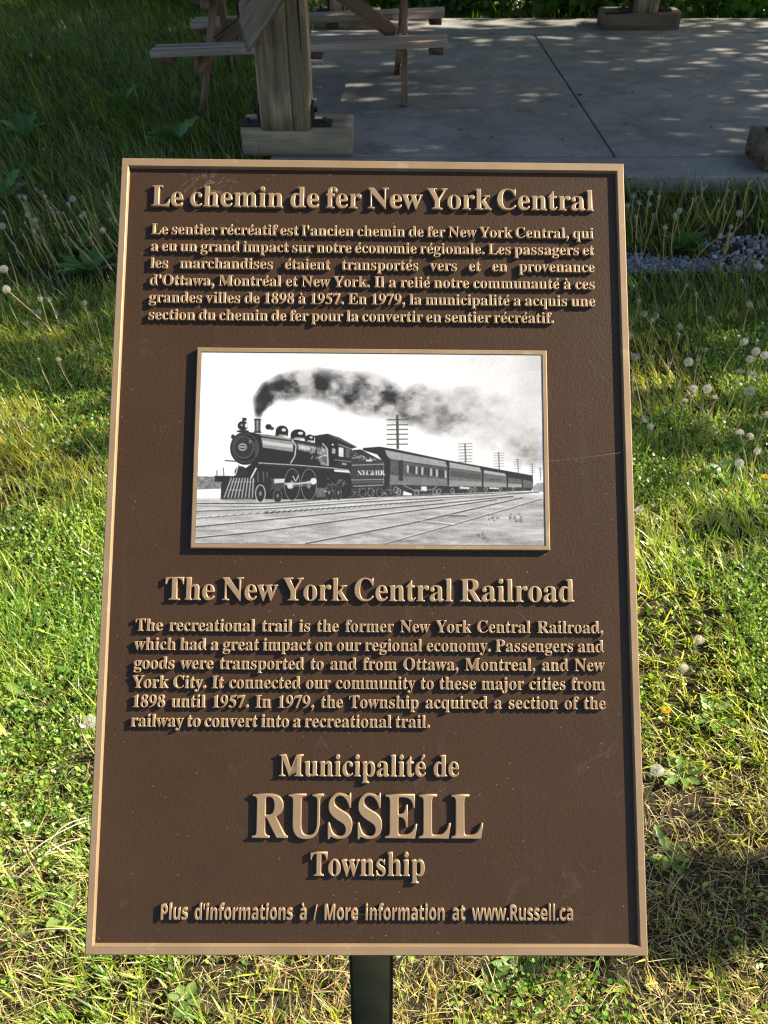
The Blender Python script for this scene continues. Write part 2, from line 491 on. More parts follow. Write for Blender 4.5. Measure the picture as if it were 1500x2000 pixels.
# ------------------------------------------------------------------ picnic shelter (one thing)
def build_shelter():
    root = empty("picnic_shelter", (0.9, 6.4, SLZ))
    tag(root, "timber picnic shelter with thick weathered posts on log sills around the concrete slab", "picnic shelter")
    ztop = 2.55
    posts = [(-0.525, 4.865, 0.27, 0.24, 3), (2.26, 4.72, 0.25, 0.24, 4), (2.20, 8.20, 0.22, 0.22, 5), (-0.36, 8.20, 0.20, 0.20, 6)]
    sills = [((-0.766, 4.90), (-0.170, 4.90), 0.30), ((1.985, 4.66), (2.60, 4.66), 0.32), ((1.86, 8.23), (2.50, 8.23), 0.28), ((-0.60, 8.23), (-0.03, 8.23), 0.26)]
    for (px, py, pw, ph, sd_), (A, B, sw) in zip(posts, sills):
        zt = 0.235
        me, M = beam((px, py, zt - 0.006), (px + 0.004, py, ztop), ph, pw, 0.03, 26, 0.022, up=(1, 0, 0), seed=sd_, crack=0.035)
        p = link("post", me, M_POSTWOOD, root, M)
        me, M = beam((A[0], A[1], SLZ + 0.072), (B[0], B[1], SLZ + 0.072), sw, 0.146, 0.04, 12, 0.02, seed=sd_ + 10, round_=0.022)
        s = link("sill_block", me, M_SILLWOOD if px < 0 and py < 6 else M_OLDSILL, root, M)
        for sgn in (-1, 1):
            bm = bmesh.new()
            x0 = px + sgn * (pw / 2 + 0.004)
            fx = (min(x0, x0 + sgn * 0.105), max(x0, x0 + sgn * 0.105))
            vx = (min(x0, x0 + sgn * 0.012), max(x0, x0 + sgn * 0.012))
            yb = py - 0.045
            bm_box(bm, (fx[0], yb - 0.05, zt + 0.004), (fx[1], yb + 0.05, zt + 0.018), 0.002)
            bm_box(bm, (vx[0], yb - 0.05, zt + 0.0185), (vx[1], yb + 0.05, zt + 0.115), 0.002)
            br = link("bracket", from_bm("bracket", bm), M_STEEL, p, None)
            bm = bmesh.new()
            bmesh.ops.create_cone(bm, cap_ends=True, segments=6, radius1=0.015, radius2=0.015, depth=0.018, matrix=Matrix.Translation((x0 + sgn * 0.068, yb, zt + 0.0275)))
            link("bolt", from_bm("bolt", bm), M_STEEL, p, None)
            bm = bmesh.new()
            bmesh.ops.create_cone(bm, cap_ends=True, segments=6, radius1=0.014, radius2=0.014, depth=0.016, matrix=Matrix.Translation((x0 + sgn * 0.0205, yb, zt + 0.08)) @ Matrix.Rotation(R(90), 4, 'Y'))
            link("bolt", from_bm("bolt", bm), M_STEEL, p, None)
    # split running down the front post: a real groove strip is left to the cracks of the wood material
    # knee brace lapped over the face of the front left post, lower end sawn upright
    d = 0.09
    y0, y1 = 4.555, 4.735
    c48, s48 = math.cos(R(49)), math.sin(R(49))
    tip = (-0.665, 0.625)
    L = 2.3
    wv = 0.30
    pts = [tip, (tip[0] + L * c48, tip[1] + L * s48), (tip[0] + L * c48 - 0.03, tip[1] + L * s48 + wv), (tip[0] - 0.035, tip[1] + wv + 0.02), (tip[0] - 0.03, tip[1] + 0.14)]
    X = Vector((c48, 0, s48)); Y = Vector((0, 1, 0)); Z = X.cross(Y)
    M = Matrix((X, Y, Z)).transposed().to_4x4(); M.translation = (tip[0], y0, tip[1])
    Mi = M.inverted()
    bm = bmesh.new()
    fr = [bm.verts.new(Mi @ Vector((x, y0, z))) for x, z in pts]
    bk = [bm.verts.new(Mi @ Vector((x, y1, z))) for x, z in pts]
    bm.faces.new(fr); bm.faces.new(list(reversed(bk)))
    for i in range(5):
        bm.faces.new((fr[i], bk[i], bk[(i + 1) % 5], fr[(i + 1) % 5]))
    bmesh.ops.bevel(bm, geom=list(bm.edges), offset=0.012, segments=2, affect='EDGES')
    link("knee_brace", from_bm("knee_brace", bm), M_BRACEWOOD, root, M)
    # beams, rafters, roof
    for y in (4.74, 8.20):
        me, M = beam((-1.2, y, ztop + 0.10), (3.1, y, ztop + 0.10), 0.2, 0.2, 0, 1, 0.01)
        link("beam", me, M_POSTWOOD, root, M)
    for x in (-0.5, 2.23):
        me, M = beam((x, 4.1, ztop + 0.30), (x, 8.85, ztop + 0.30), 0.18, 0.19, 0, 1, 0.01)
        link("beam", me, M_POSTWOOD, root, M)
    for k, sgn in enumerate((-1, 1)):
        bm = bmesh.new()
        xm = 0.87
        a = Vector((xm, 0, ztop + 1.45)); e = Vector((xm + sgn * 2.35, 0, ztop + 0.36))
        nrm = Vector((sgn * 0.42, 0, 0.9)).normalized() * 0.03
        vs = []
        for yy in (3.95, 9.0):
            for p in (a, e, e + nrm, a + nrm):
                vs.append(bm.verts.new((p.x, yy, p.z)))
        for f in ((0, 1, 2, 3), (7, 6, 5, 4), (0, 4, 5, 1), (1, 5, 6, 2), (2, 6, 7, 3), (3, 7, 4, 0)):
            bm.faces.new([vs[i] for i in f])
        link("roof", from_bm("roof", bm), M_ROOF, root)
build_shelter()

# ------------------------------------------------------------------ picnic table (its left end stands lower, on the grass)
def build_table():
    root = empty("picnic_table", (-0.5, 6.2, 0.0))
    tag(root, "weathered grey A-frame picnic table standing half on the slab, half on grass", "picnic table")
    th = 0.042
    def board(name, A, B, w, h, m, seed=0):
        me, M = beam(A, B, w, h, 0.0, 1, 0.006, seed=seed)
        return link(name, me, m, root, M)
    # seats
    board("seat", (-1.425, 5.83, 0.412 - th / 2), (0.375, 5.665, 0.502 - th / 2), 0.185, th, M_SEATWOOD)
    board("seat", (-1.335, 6.715, 0.412 - th / 2), (0.41, 6.565, 0.502 - th / 2), 0.185, th, M_SEATWOOD)
    # table top boards as one top
    bag = Bag()
    for k in range(4):
        me, M = beam((-1.44, 6.02 + k * 0.146, 0.70), (0.44, 5.88 + k * 0.146, 0.79), 0.138, 0.04, 0, 1, 0.005)
        V = np.array([M @ v.co for v in me.vertices]); F = [i for p in me.polygons for i in p.vertices]; sz = [len(p.vertices) for p in me.polygons]
        bag.add(V, F, sz); bpy.data.meshes.remove(me)
    link("tabletop", bag.mesh("tabletop"), M_SEATWOOD, root)
    # A frame legs
    for A, B in (((-1.209, 5.99, -0.01), (-1.06, 6.17, 0.69)), ((0.131, 5.775, 0.09), (0.125, 5.98, 0.765)),
                 ((-1.153, 6.98, -0.01), (-1.075, 6.40, 0.69)), ((0.092, 6.64, 0.09), (0.135, 6.20, 0.765))):
        me, M = beam(A, B, 0.038, 0.088, 0, 1, 0.005, up=(0, 1, 0))
        # wide face turned to the side: local Y is the thin one
        link("leg", me, M_LEGWOOD, root, M)
    # cross bearers under the seats
    board("seat_bearer", (-1.165, 5.78, 0.322), (-1.12, 6.77, 0.322), 0.038, 0.088, M_LEGWOOD)
    board("seat_bearer", (0.090, 5.62, 0.408), (0.135, 6.60, 0.408), 0.038, 0.088, M_LEGWOOD)
    board("top_bearer", (-1.115, 5.98, 0.632), (-1.105, 6.50, 0.632), 0.038, 0.08, M_LEGWOOD)
    board("top_bearer", (0.082, 5.84, 0.715), (0.095, 6.36, 0.715), 0.038, 0.08, M_LEGWOOD)
    # long braces from the bearer to the middle of the top
    me, M = beam((-1.10, 6.26, 0.36), (-0.56, 6.24, 0.705), 0.038, 0.085, 0, 1, 0.005); link("brace", me, M_LEGWOOD, root, M)
    me, M = beam((0.07, 6.14, 0.43), (-0.40, 6.18, 0.725), 0.038, 0.085, 0, 1, 0.005); link("brace", me, M_LEGWOOD, root, M)
    # cleats under the seats
    for f in (0.045, 0.56, 0.965):
        for (A, B) in (((-1.425, 5.83, 0.412), (0.375, 5.665, 0.502)), ((-1.335, 6.715, 0.412), (0.41, 6.565, 0.502))):
            c = Vector(A).lerp(Vector(B), f)
            board("cleat", (c.x, c.y - 0.085, c.z - th - 0.019), (c.x, c.y + 0.085, c.z - th - 0.019), 0.085, 0.038, M_CLEATWOOD)
build_table()
GLYPHS = {
 'serif': {
  '&': (625, ["495,339 463,282 422,229 326,339 398,399 438,458 451,521 443,568 421,609 386,641 341,662 287,669 228,662 180,641 143,608 120,565 112,512 123,455 151,401 189,354 136,320 91,283 57,243 36,200 28,153 37,101 62,57 99,22 146,-1 200,-9 265,0 336,32 416,93 494,0 620,0 482,160 550,250 593,339", "356,161 308,119 260,91 210,81 169,91 139,117 126,153 140,201 180,244 245,289", "208,521 218,554 244,577 282,586 322,577 350,552 360,516 353,482 327,446 271,405 242,438 218,478"]),
  "'": (240, ["120,691 170,675 185,620 160,500 135,404 105,404 80,500 55,620 70,675"]),
  ',': (250, ["125,158 180,145 211,95 205,20 165,-70 95,-150 50,-180 42,-165 95,-110 125,-50 132,-12 90,0 50,25 39,75 60,130"]),
  '.': (250, ["211,72 202,109 179,139 144,156 106,156 71,139 48,109 39,72 48,35 71,5 106,-12 144,-12 179,5 202,35"]),
  '1': (500, ["65,0 442,0 442,22 395,28 362,45 352,90 352,688 330,688 65,565 65,540 110,556 150,560 175,548 184,510 184,90 174,45 145,28 65,22"]),
  '5': (500, ["150,676 405,676 445,688 455,680 405,560 195,560 165,490 240,480 330,450 410,380 447,290 440,180 390,80 300,15 190,-14 100,-10 45,15 22,60 40,105 85,125 130,110 185,60 240,40 305,70 335,140 315,235 250,310 160,350 70,362"]),
  '7': (500, ["48,676 477,676 477,645 245,-13 128,-13 340,545 150,545 100,535 65,505 40,460 17,465"]),
  '8': (500, ["250,688 345,676 410,635 436,560 425,490 385,430 340,395 410,345 456,270 470,180 440,80 365,10 250,-13 135,10 55,75 28,165 45,250 95,305 150,335 95,385 65,450 62,530 85,605 145,665", "250,655 290,640 315,590 318,520 295,450 270,415 215,470 180,540 185,610 210,645", "195,310 255,260 310,205 335,140 320,60 255,20 195,35 155,95 150,180 165,260"]),
  '9': (500, ["26,-14 26,10 110,30 200,80 265,150 305,235 275,220 230,215 150,235 70,300 28,400 30,500 70,600 150,665 245,688 350,660 430,580 472,460 465,330 420,215 330,105 210,25 110,-8", "245,655 205,640 175,590 165,500 170,400 195,320 240,285 290,300 318,340 328,430 325,530 310,610 285,645"]),
  'C': (697, ["382,-16 318,-11 259,4 205,30 157,64 116,106 83,156 59,212 44,273 39,340 44,406 59,467 84,523 117,572 158,613 207,648 261,673 321,688 386,693 460,684 547,655 577,648 599,653 614,668 624,693 650,693 650,459 625,459 584,542 531,606 489,636 443,654 395,660 330,647 279,608 243,544 221,453 214,337 222,228 246,144 286,83 342,47 414,35 474,43 533,67 589,105 638,158 666,132 622,79 571,37 514,8 451,-10"]),
  'E': (658, ["21,0 21,25 65,30 93,44 107,72 112,116 112,549 107,603 93,634 66,648 24,653 24,678 594,678 594,476 571,476 559,532 537,575 507,605 465,625 411,637 345,641 298,638 285,632 277,621 272,578 272,366 288,366 346,375 386,401 412,446 429,514 453,514 453,176 428,176 420,229 407,270 386,299 359,318 322,328 276,331 272,331 272,100 275,69 286,52 307,44 343,41 410,45 467,58 513,79 552,112 585,156 612,213 640,213 599,0"]),
  'H': (779, ["23,0 23,26 67,32 93,47 107,75 111,120 111,564 106,605 93,631 66,646 24,653 24,678 360,678 360,653 304,643 288,633 278,618 271,564 271,373 509,373 509,564 502,618 493,633 477,643 420,653 420,678 755,678 755,653 712,646 686,632 673,606 669,564 669,120 673,77 687,49 712,33 755,26 755,0 420,0 420,26 463,32 490,46 504,73 509,120 509,329 271,329 271,120 275,75 289,47 316,32 360,26 360,0"]),
  'I': (388, ["20,0 20,26 63,34 91,48 107,73 112,112 112,576 107,614 94,637 67,648 20,653 20,678 364,678 364,653 319,648 292,637 277,614 272,576 272,115 279,66 289,50 307,39 366,26 366,0"]),
  'L': (635, ["23,0 23,26 67,32 93,47 107,75 111,120 111,564 106,606 93,633 66,647 24,653 24,678 372,678 372,653 310,646 291,636 280,620 271,564 271,123 276,70 284,55 298,47 348,41 414,46 469,59 513,83 551,119 582,167 609,230 636,230 598,0"]),
  'M': (944, ["21,0 21,26 64,32 92,47 107,74 112,118 112,569 105,619 95,634 79,644 22,653 22,678 275,678 472,212 669,678 919,678 919,653 878,645 853,630 839,604 834,563 834,127 841,64 851,45 866,35 918,26 918,0 589,0 589,26 644,37 660,48 670,66 677,124 677,594 429,0 402,0 157,579 157,119 162,72 178,44 207,30 252,26 252,0"]),
  'N': (735, ["600,-16 159,521 159,117 163,73 177,46 203,32 248,26 248,0 27,0 27,26 81,35 96,45 106,62 113,117 113,578 54,645 27,653 27,678 233,678 582,251 582,562 575,617 565,632 549,643 493,653 493,678 714,678 714,653 671,647 645,633 632,605 628,561 628,-16"]),
  'O': (782, ["388,-16 317,-9 251,11 192,43 141,86 98,138 67,199 48,266 41,339 48,411 67,479 98,539 141,592 193,635 254,667 321,687 395,694 466,687 532,668 591,636 642,594 684,542 716,481 735,413 742,339 735,266 716,199 684,138 641,86 589,43 529,11 461,-9", "394,18 456,31 503,69 538,134 558,223 565,339 560,436 544,516 518,579 482,624 438,651 387,660 325,647 278,609 243,544 223,455 216,339 221,243 237,163 264,100 300,54 343,27"]),
  'P': (622, ["23,0 23,26 67,32 93,47 107,75 111,120 111,564 106,605 93,631 66,646 24,653 24,678 318,678 428,672 500,655 546,628 580,592 602,547 609,494 602,441 581,396 546,358 497,329 435,312 360,306 271,306 271,120 275,75 289,47 316,32 360,26 360,0", "271,342 300,342 345,346 379,357 405,376 427,422 435,490 429,558 410,605 388,626 359,638 322,642 297,639 282,631 274,616 271,593"]),
  'R': (704, ["23,0 23,26 67,32 93,47 107,75 111,120 111,564 106,605 93,631 66,646 24,653 24,678 323,678 415,673 489,658 547,634 588,599 613,554 621,498 615,452 597,412 566,379 524,353 469,333 643,75 674,38 690,29 712,26 715,26 715,0 504,0 300,316 271,316 271,120 275,75 289,47 316,32 360,26 360,0", "271,348 303,348 350,352 388,364 417,385 436,414 448,452 452,500 447,551 433,591 410,619 376,636 334,642 301,639 282,629 274,609 271,574"]),
  'S': (581, ["64,-16 64,235 93,235 112,169 136,115 166,74 202,45 244,28 293,22 344,30 383,54 407,89 415,133 406,174 379,209 335,238 242,284 167,329 115,376 84,430 74,494 81,551 100,600 131,639 172,669 220,688 275,694 342,687 420,667 434,664 446,662 467,670 477,694 505,694 505,475 480,475 462,528 437,573 406,610 370,639 330,656 289,662 243,655 208,635 185,604 178,566 185,530 204,501 236,476 281,451 377,406 431,377 473,347 502,315 521,280 531,241 535,198 527,138 505,86 468,43 418,12 357,-8 286,-15 236,-12 187,1 147,14 126,18 103,11 91,-16"]),
  'T': (630, ["137,0 137,26 183,31 212,46 227,75 232,120 232,645 222,645 173,640 131,625 97,601 71,567 53,524 43,473 16,473 16,678 611,678 611,472 586,472 573,534 548,583 511,617 462,638 400,645 392,645 392,120 397,73 412,45 440,31 488,26 488,0"]),
  'U': (733, ["369,-19 286,-12 219,8 170,43 136,91 116,154 109,231 109,564 104,605 91,631 64,646 22,653 22,678 358,678 358,653 302,643 285,633 275,618 269,564 269,208 277,131 303,77 329,52 365,38 409,33 472,41 521,66 556,106 577,164 584,237 584,563 579,604 565,631 537,645 489,653 489,678 706,678 706,653 668,644 645,628 633,602 629,563 629,270 622,176 601,102 566,48 515,11 450,-12"]),
  'Y': (634, ["151,0 151,26 195,32 221,47 235,75 239,120 239,266 69,576 44,617 21,639 1,648 -20,652 -20,678 308,678 308,652 291,652 248,644 236,633 232,620 244,583 370,336 496,545 513,580 519,607 511,632 486,647 444,652 439,652 439,678 654,678 654,652 630,646 609,632 570,583 399,303 399,120 404,75 417,47 444,32 488,26 488,0"]),
  'a': (512, ["379,-15 337,-8 310,15 298,52 250,16 198,-6 142,-13 96,-6 60,17 38,51 30,94 37,135 59,172 95,203 177,244 296,283 296,359 292,395 278,421 255,435 220,440 184,436 162,426 155,408 169,382 179,363 183,344 178,320 164,301 142,288 115,284 87,289 67,303 53,324 49,352 55,385 73,415 103,439 141,458 188,470 241,474 305,470 356,457 392,435 416,404 431,363 436,313 436,93 439,59 453,51 477,62 490,41 456,10 419,-9", "225,50 259,61 296,94 296,252 229,225 189,183 176,125 181,83 198,58"]),
  'c': (437, ["232,-15 178,-7 129,16 88,53 56,101 36,159 29,223 37,292 60,353 96,403 143,442 198,467 260,475 324,467 373,444 403,409 413,365 409,340 397,321 377,308 352,304 319,312 299,335 292,373 293,389 294,404 289,425 275,438 252,442 221,435 198,416 181,383 170,338 167,279 171,212 183,157 204,114 232,82 265,63 304,57 339,63 372,79 404,107 424,90 369,32 305,-3"]),
  'd': (551, ["208,-15 159,-7 116,16 79,52 52,99 35,156 29,219 35,291 54,354 83,405 121,443 167,466 217,474 261,468 299,449 332,417 332,597 328,623 316,641 294,650 262,654 262,678 475,678 475,112 477,81 484,61 498,48 526,41 526,16 438,8 332,-15 332,58 300,17 258,-7", "255,42 278,47 301,62 320,84 332,113 332,360 324,383 307,402 285,414 259,418 231,413 209,397 194,372 180,312 175,228 179,146 193,87 208,62 229,47"]),
  'e': (448, ["229,-15 174,-7 126,16 86,52 55,102 36,163 29,234 36,300 56,358 88,406 130,443 179,466 234,474 287,468 333,449 371,417 399,374 415,321 421,258 421,247 174,247 180,181 195,129 219,92 253,70 297,63 335,70 370,92 402,128 424,108 370,40 305,-1", "173,286 300,286 300,320 297,375 288,413 269,435 240,442 203,427 180,380 173,303"]),
  'f': (318, ["22,0 22,24 59,33 74,52 78,109 78,412 24,412 24,462 78,462 78,526 83,575 99,616 126,649 162,673 206,687 259,692 315,685 357,664 383,632 392,595 388,567 375,546 356,533 334,529 310,533 291,544 279,560 275,582 287,626 292,635 294,644 288,656 268,660 243,655 229,640 220,581 220,462 303,462 303,412 220,412 220,97 224,60 235,38 258,28 297,24 297,0"]),
  'g': (487, ["217,-209 132,-202 71,-181 43,-160 27,-137 21,-111 30,-81 57,-57 102,-38 65,-15 42,13 35,45 42,80 63,110 99,138 152,164 86,200 46,251 33,316 39,360 59,399 90,430 131,454 179,469 234,474 292,469 347,453 472,453 472,399 399,399 425,354 434,303 428,262 411,225 384,195 348,172 305,158 256,153 234,154 211,155 187,151 168,141 154,125 150,106 157,88 177,77 210,73 261,73 332,70 386,60 425,43 451,19 465,-14 470,-55 463,-100 441,-137 406,-168 356,-191 293,-204", "234,185 264,193 284,217 294,257 297,314 294,371 284,411 264,434 234,442 204,434 185,411 174,371 170,314 174,257 185,217 204,193", "239,-173 324,-165 375,-140 392,-98 387,-76 371,-62 344,-54 305,-51 144,-51 118,-77 109,-108 117,-133 141,-154 181,-168"]),
  'h': (567, ["27,0 27,24 52,28 67,38 75,56 78,83 78,594 76,621 68,639 53,650 28,655 28,678 220,678 220,397 261,440 308,465 362,474 409,468 445,449 471,417 487,372 492,315 492,83 495,56 502,39 517,28 541,24 541,0 301,0 301,24 308,24 331,31 345,50 350,83 350,323 341,384 327,399 302,404 272,398 245,380 220,350 220,83 222,56 230,39 244,28 268,24 268,0"]),
  'i': (295, ["150,539 121,544 97,561 80,585 75,614 80,644 97,668 121,685 150,690 179,685 204,668 220,644 225,614 220,585 203,561 179,544", "27,0 27,24 52,29 68,38 75,55 78,83 78,375 76,406 70,424 55,433 30,437 31,462 221,462 221,83 223,56 230,39 244,29 268,24 268,0"]),
  'j': (312, ["158,541 129,546 105,562 88,587 83,616 89,646 105,670 129,687 158,692 188,687 212,670 229,646 234,616 229,587 212,563 188,546", "53,-209 17,-206 -16,-195 -44,-179 -65,-157 -79,-132 -83,-104 -79,-79 -67,-60 -47,-47 -22,-43 3,-47 22,-58 35,-76 39,-98 28,-130 16,-153 24,-169 46,-174 73,-168 87,-149 95,-80 95,372 92,404 83,424 65,434 33,438 33,462 237,462 237,-32 232,-86 215,-130 189,-165 152,-189 107,-204"]),
  'k': (534, ["26,0 26,24 52,29 68,39 75,56 78,83 78,592 70,640 56,649 30,654 31,678 220,678 220,251 338,369 357,393 363,414 350,431 311,437 306,437 306,462 514,462 514,437 459,423 409,387 331,311 515,51 536,31 560,24 560,0 314,0 314,24 323,24 348,30 356,47 345,73 242,219 220,200 220,83 222,56 230,39 244,29 268,24 268,0"]),
  'l': (297, ["27,0 27,24 52,29 68,38 75,55 78,83 78,592 70,639 56,650 30,654 30,678 221,678 221,83 223,56 230,39 244,29 268,24 268,0"]),
  'm': (825, ["27,0 27,24 52,28 67,38 75,56 78,83 78,377 76,404 68,423 53,434 28,438 28,462 218,462 218,394 258,438 303,465 353,474 412,465 453,436 477,389 519,436 567,465 622,474 668,468 704,449 730,417 745,372 750,315 750,83 752,56 760,39 774,28 798,24 798,0 562,0 562,24 586,28 600,39 608,57 610,83 610,323 601,384 587,399 562,404 534,398 507,381 483,353 483,83 485,57 493,39 507,28 530,24 530,0 297,0 297,24 321,28 335,39 343,57 345,83 345,323 336,384 322,399 297,404 267,398 241,380 218,350 218,83 220,57 227,40 241,29 264,24 264,0"]),
  'n': (567, ["27,0 27,24 52,28 67,38 75,56 78,83 78,377 76,404 68,423 53,434 28,438 28,462 220,462 220,398 260,440 308,466 362,474 409,468 445,449 471,417 487,372 492,315 492,83 495,56 502,39 517,28 541,24 541,0 301,0 301,24 308,24 331,31 345,50 350,83 350,323 341,384 327,399 302,404 272,398 245,380 220,350 220,83 222,56 230,39 244,28 268,24 268,0"]),
  'o': (501, ["251,-15 189,-7 135,17 90,55 56,105 35,163 28,229 35,296 56,356 90,405 135,443 189,466 250,474 311,466 365,443 410,406 444,357 465,298 472,229 465,161 444,102 410,53 366,16 312,-7", "251,17 276,22 296,35 311,58 324,121 327,229 323,338 309,403 295,426 275,440 251,445 225,440 205,426 191,403 178,338 174,230 178,122 191,58 206,35 226,22"]),
  'p': (553, ["26,-207 26,-184 60,-175 75,-150 78,-95 78,362 76,400 69,422 55,433 29,439 29,462 213,462 213,391 247,438 291,466 343,475 393,467 436,444 472,407 499,360 515,302 521,238 515,169 498,108 470,56 434,18 389,-7 338,-15 292,-8 253,13 220,48 220,-86 226,-147 235,-164 249,-175 294,-183 294,-207", "291,42 319,47 340,62 356,88 371,148 376,230 372,310 359,369 345,394 324,409 296,414 267,407 242,386 220,350 220,102 238,69 262,49"]),
  'q': (542, ["260,-207 260,-183 297,-179 319,-170 329,-152 333,-124 333,43 298,11 257,-8 211,-14 161,-7 117,15 81,50 53,96 36,151 30,214 37,286 59,349 93,402 139,442 192,467 253,475 298,469 341,450 383,419 460,477 476,477 476,-124 479,-151 486,-169 501,-179 527,-183 527,-207", "266,44 288,48 309,59 325,77 333,100 333,359 326,403 304,430 267,439 236,433 212,417 195,389 179,324 174,232 179,149 195,90 212,64 235,49"]),
  'r': (428, ["27,0 27,24 52,29 68,38 75,55 78,83 78,375 76,406 69,425 55,433 30,437 31,462 217,462 217,375 245,417 279,449 313,468 347,474 384,469 410,453 426,428 431,396 427,370 414,349 394,336 369,331 346,334 331,344 308,372 296,383 281,387 261,380 241,360 227,327 222,286 222,83 226,55 237,38 258,28 294,24 294,0"]),
  's': (429, ["225,-15 181,-9 129,9 109,13 89,6 76,-13 53,-13 53,157 79,157 99,101 129,58 167,31 209,22 242,26 266,40 281,60 286,87 280,113 262,136 232,156 159,193 113,221 81,252 62,288 55,328 60,368 73,403 97,433 128,456 165,470 210,475 247,471 296,458 307,456 317,454 332,459 343,475 363,475 363,330 340,330 320,378 293,413 259,434 222,441 194,437 173,426 160,408 156,386 160,364 172,346 218,315 285,282 329,255 360,226 377,189 383,141 378,96 364,58 340,27 307,4 269,-10"]),
  't': (340, ["184,-14 133,-7 98,16 79,53 72,106 72,415 30,415 30,446 131,550 192,631 215,631 215,462 309,462 309,415 215,415 215,122 223,76 233,64 250,60 272,66 291,83 307,111 331,98 294,36 245,-2"]),
  'u': (558, ["195,-15 153,-10 121,3 97,26 75,75 68,144 68,369 66,399 59,421 43,433 17,438 17,462 211,462 211,110 214,87 225,69 241,57 263,53 292,58 318,73 340,98 340,369 337,401 329,422 312,434 282,438 282,462 482,462 482,104 485,76 493,58 509,49 536,44 536,19 446,11 340,-15 340,60 312,29 277,5 238,-10"]),
  'v': (456, ["212,-15 57,369 33,419 18,432 -4,437 -4,462 244,462 244,438 232,438 202,431 192,411 194,399 275,182 351,376 359,405 353,423 334,434 303,438 303,462 454,462 454,439 430,430 414,415 387,362 238,-15"]),
  'w': (647, ["182,-15 25,394 9,424 -16,437 -16,462 206,462 206,437 178,431 170,411 172,396 178,376 248,189 314,350 299,396 282,430 250,439 250,462 481,462 481,437 450,430 440,411 441,401 443,390 500,210 569,381 576,410 573,422 566,430 530,439 530,462 663,462 663,439 645,435 633,424 613,384 453,-15 430,-15 332,293 208,-15"]),
  'y': (447, ["78,-209 43,-203 15,-186 -4,-159 -10,-125 -6,-101 7,-79 27,-64 53,-59 77,-63 95,-73 107,-91 111,-113 111,-121 110,-130 115,-143 128,-147 147,-138 170,-110 193,-66 209,-7 54,373 37,410 23,428 -5,437 -7,437 -7,462 241,462 241,437 202,431 194,423 191,409 193,397 198,382 276,177 343,359 352,387 354,408 351,422 342,431 302,437 302,462 446,462 446,437 427,432 413,418 386,361 241,-36 193,-143 168,-174 142,-195 113,-205"]),
 },
 'sans': {
  "'": (188, ["73,462 115,462 138,599 138,716 50,716 50,599"]),
  '.': (219, ["109,111 79,103 57,81 49,51 57,21 79,-1 109,-9 139,-1 161,21 169,51 161,81 139,103"]),
  '/': (281, ["8,-9 78,-9 274,691 204,691"]),
  'M': (943, ["90,0 90,714 296,714 465,168 468,168 647,714 853,714 853,0 712,0 712,338 714,416 717,500 719,559 715,559 531,0 392,0 220,560 216,560 220,500 224,415 225,332 225,0"]),
  'P': (628, ["90,0 90,714 318,714 402,707 469,688 520,655 555,610 576,555 583,491 577,431 557,375 522,325 471,287 399,262 306,254 241,254 241,0", "241,378 291,378 348,384 393,404 413,424 426,452 430,486 425,523 411,553 387,573 353,586 310,590 241,590"]),
  'R': (660, ["90,0 90,714 298,714 387,708 459,690 514,661 552,620 575,566 583,500 578,454 565,415 543,381 516,353 450,311 660,0 492,0 322,274 241,274 241,0", "241,397 290,397 354,403 398,422 422,453 430,496 421,540 396,569 351,585 287,590 241,590"]),
  'a': (604, ["211,-10 165,-5 125,9 90,33 63,66 47,109 42,163 49,216 69,259 103,292 150,315 211,330 286,337 381,340 381,364 375,401 359,427 332,442 296,447 218,436 142,407 93,508 139,529 191,544 245,554 302,557 370,552 426,536 471,510 503,472 523,424 529,364 529,0 425,0 396,74 392,74 356,36 318,10 272,-5", "267,99 311,106 348,128 373,162 381,208 381,253 323,251 262,244 223,225 202,197 195,162 200,133 215,114 238,103"]),
  'c': (514, ["300,-10 225,-2 162,20 112,58 75,111 52,182 45,270 54,361 79,433 120,488 174,526 239,549 313,556 365,553 411,545 483,519 439,404 374,427 313,436 271,429 239,410 216,377 202,330 197,271 205,200 228,150 251,128 279,115 313,111 357,114 396,124 466,158 466,31 431,12 395,-1"]),
  'd': (633, ["251,-10 194,-2 145,22 103,62 71,117 51,187 45,272 51,358 71,428 103,484 146,524 196,548 255,556 309,550 352,533 386,507 412,476 417,476 410,523 406,585 406,760 555,760 555,0 441,0 412,71 406,71 380,40 347,14 304,-4", "303,109 340,113 369,125 390,146 409,191 416,255 416,271 410,342 392,393 371,416 340,430 301,435 271,430 245,416 224,393 203,341 196,270 203,200 224,150 245,127 272,114"]),
  'e': (591, ["325,-10 248,-2 180,21 124,59 81,113 54,183 45,269 53,357 78,429 116,484 168,524 231,548 303,556 373,549 433,527 482,492 519,442 541,381 548,308 548,236 196,236 206,180 234,137 276,110 332,101 428,112 517,144 517,29 433,-1", "199,335 408,335 401,381 382,418 350,442 304,450 265,443 233,422 210,386"]),
  'f': (387, ["102,0 102,434 20,434 20,506 102,546 102,586 108,648 126,695 154,727 193,749 240,761 295,765 375,758 432,742 394,633 357,643 311,647 284,642 266,628 255,607 251,580 251,546 380,546 380,434 251,434 251,0"]),
  'i': (305, ["153,614 122,618 96,630 78,652 72,687 78,722 96,745 122,756 153,760 184,756 210,745 228,722 234,687 228,652 210,630 184,618", "78,0 78,546 227,546 227,0"]),
  'l': (305, ["78,0 78,760 227,760 227,0"]),
  'm': (982, ["78,0 78,546 192,546 212,476 220,476 250,512 289,537 333,551 379,556 435,551 481,537 518,512 545,476 558,476 588,512 628,537 673,551 719,556 776,551 823,535 860,509 886,470 902,420 907,356 907,0 758,0 758,319 749,385 722,424 676,437 640,432 612,418 592,395 573,344 567,274 567,0 418,0 418,319 409,385 382,424 336,437 299,432 270,416 251,391 233,334 227,257 227,0"]),
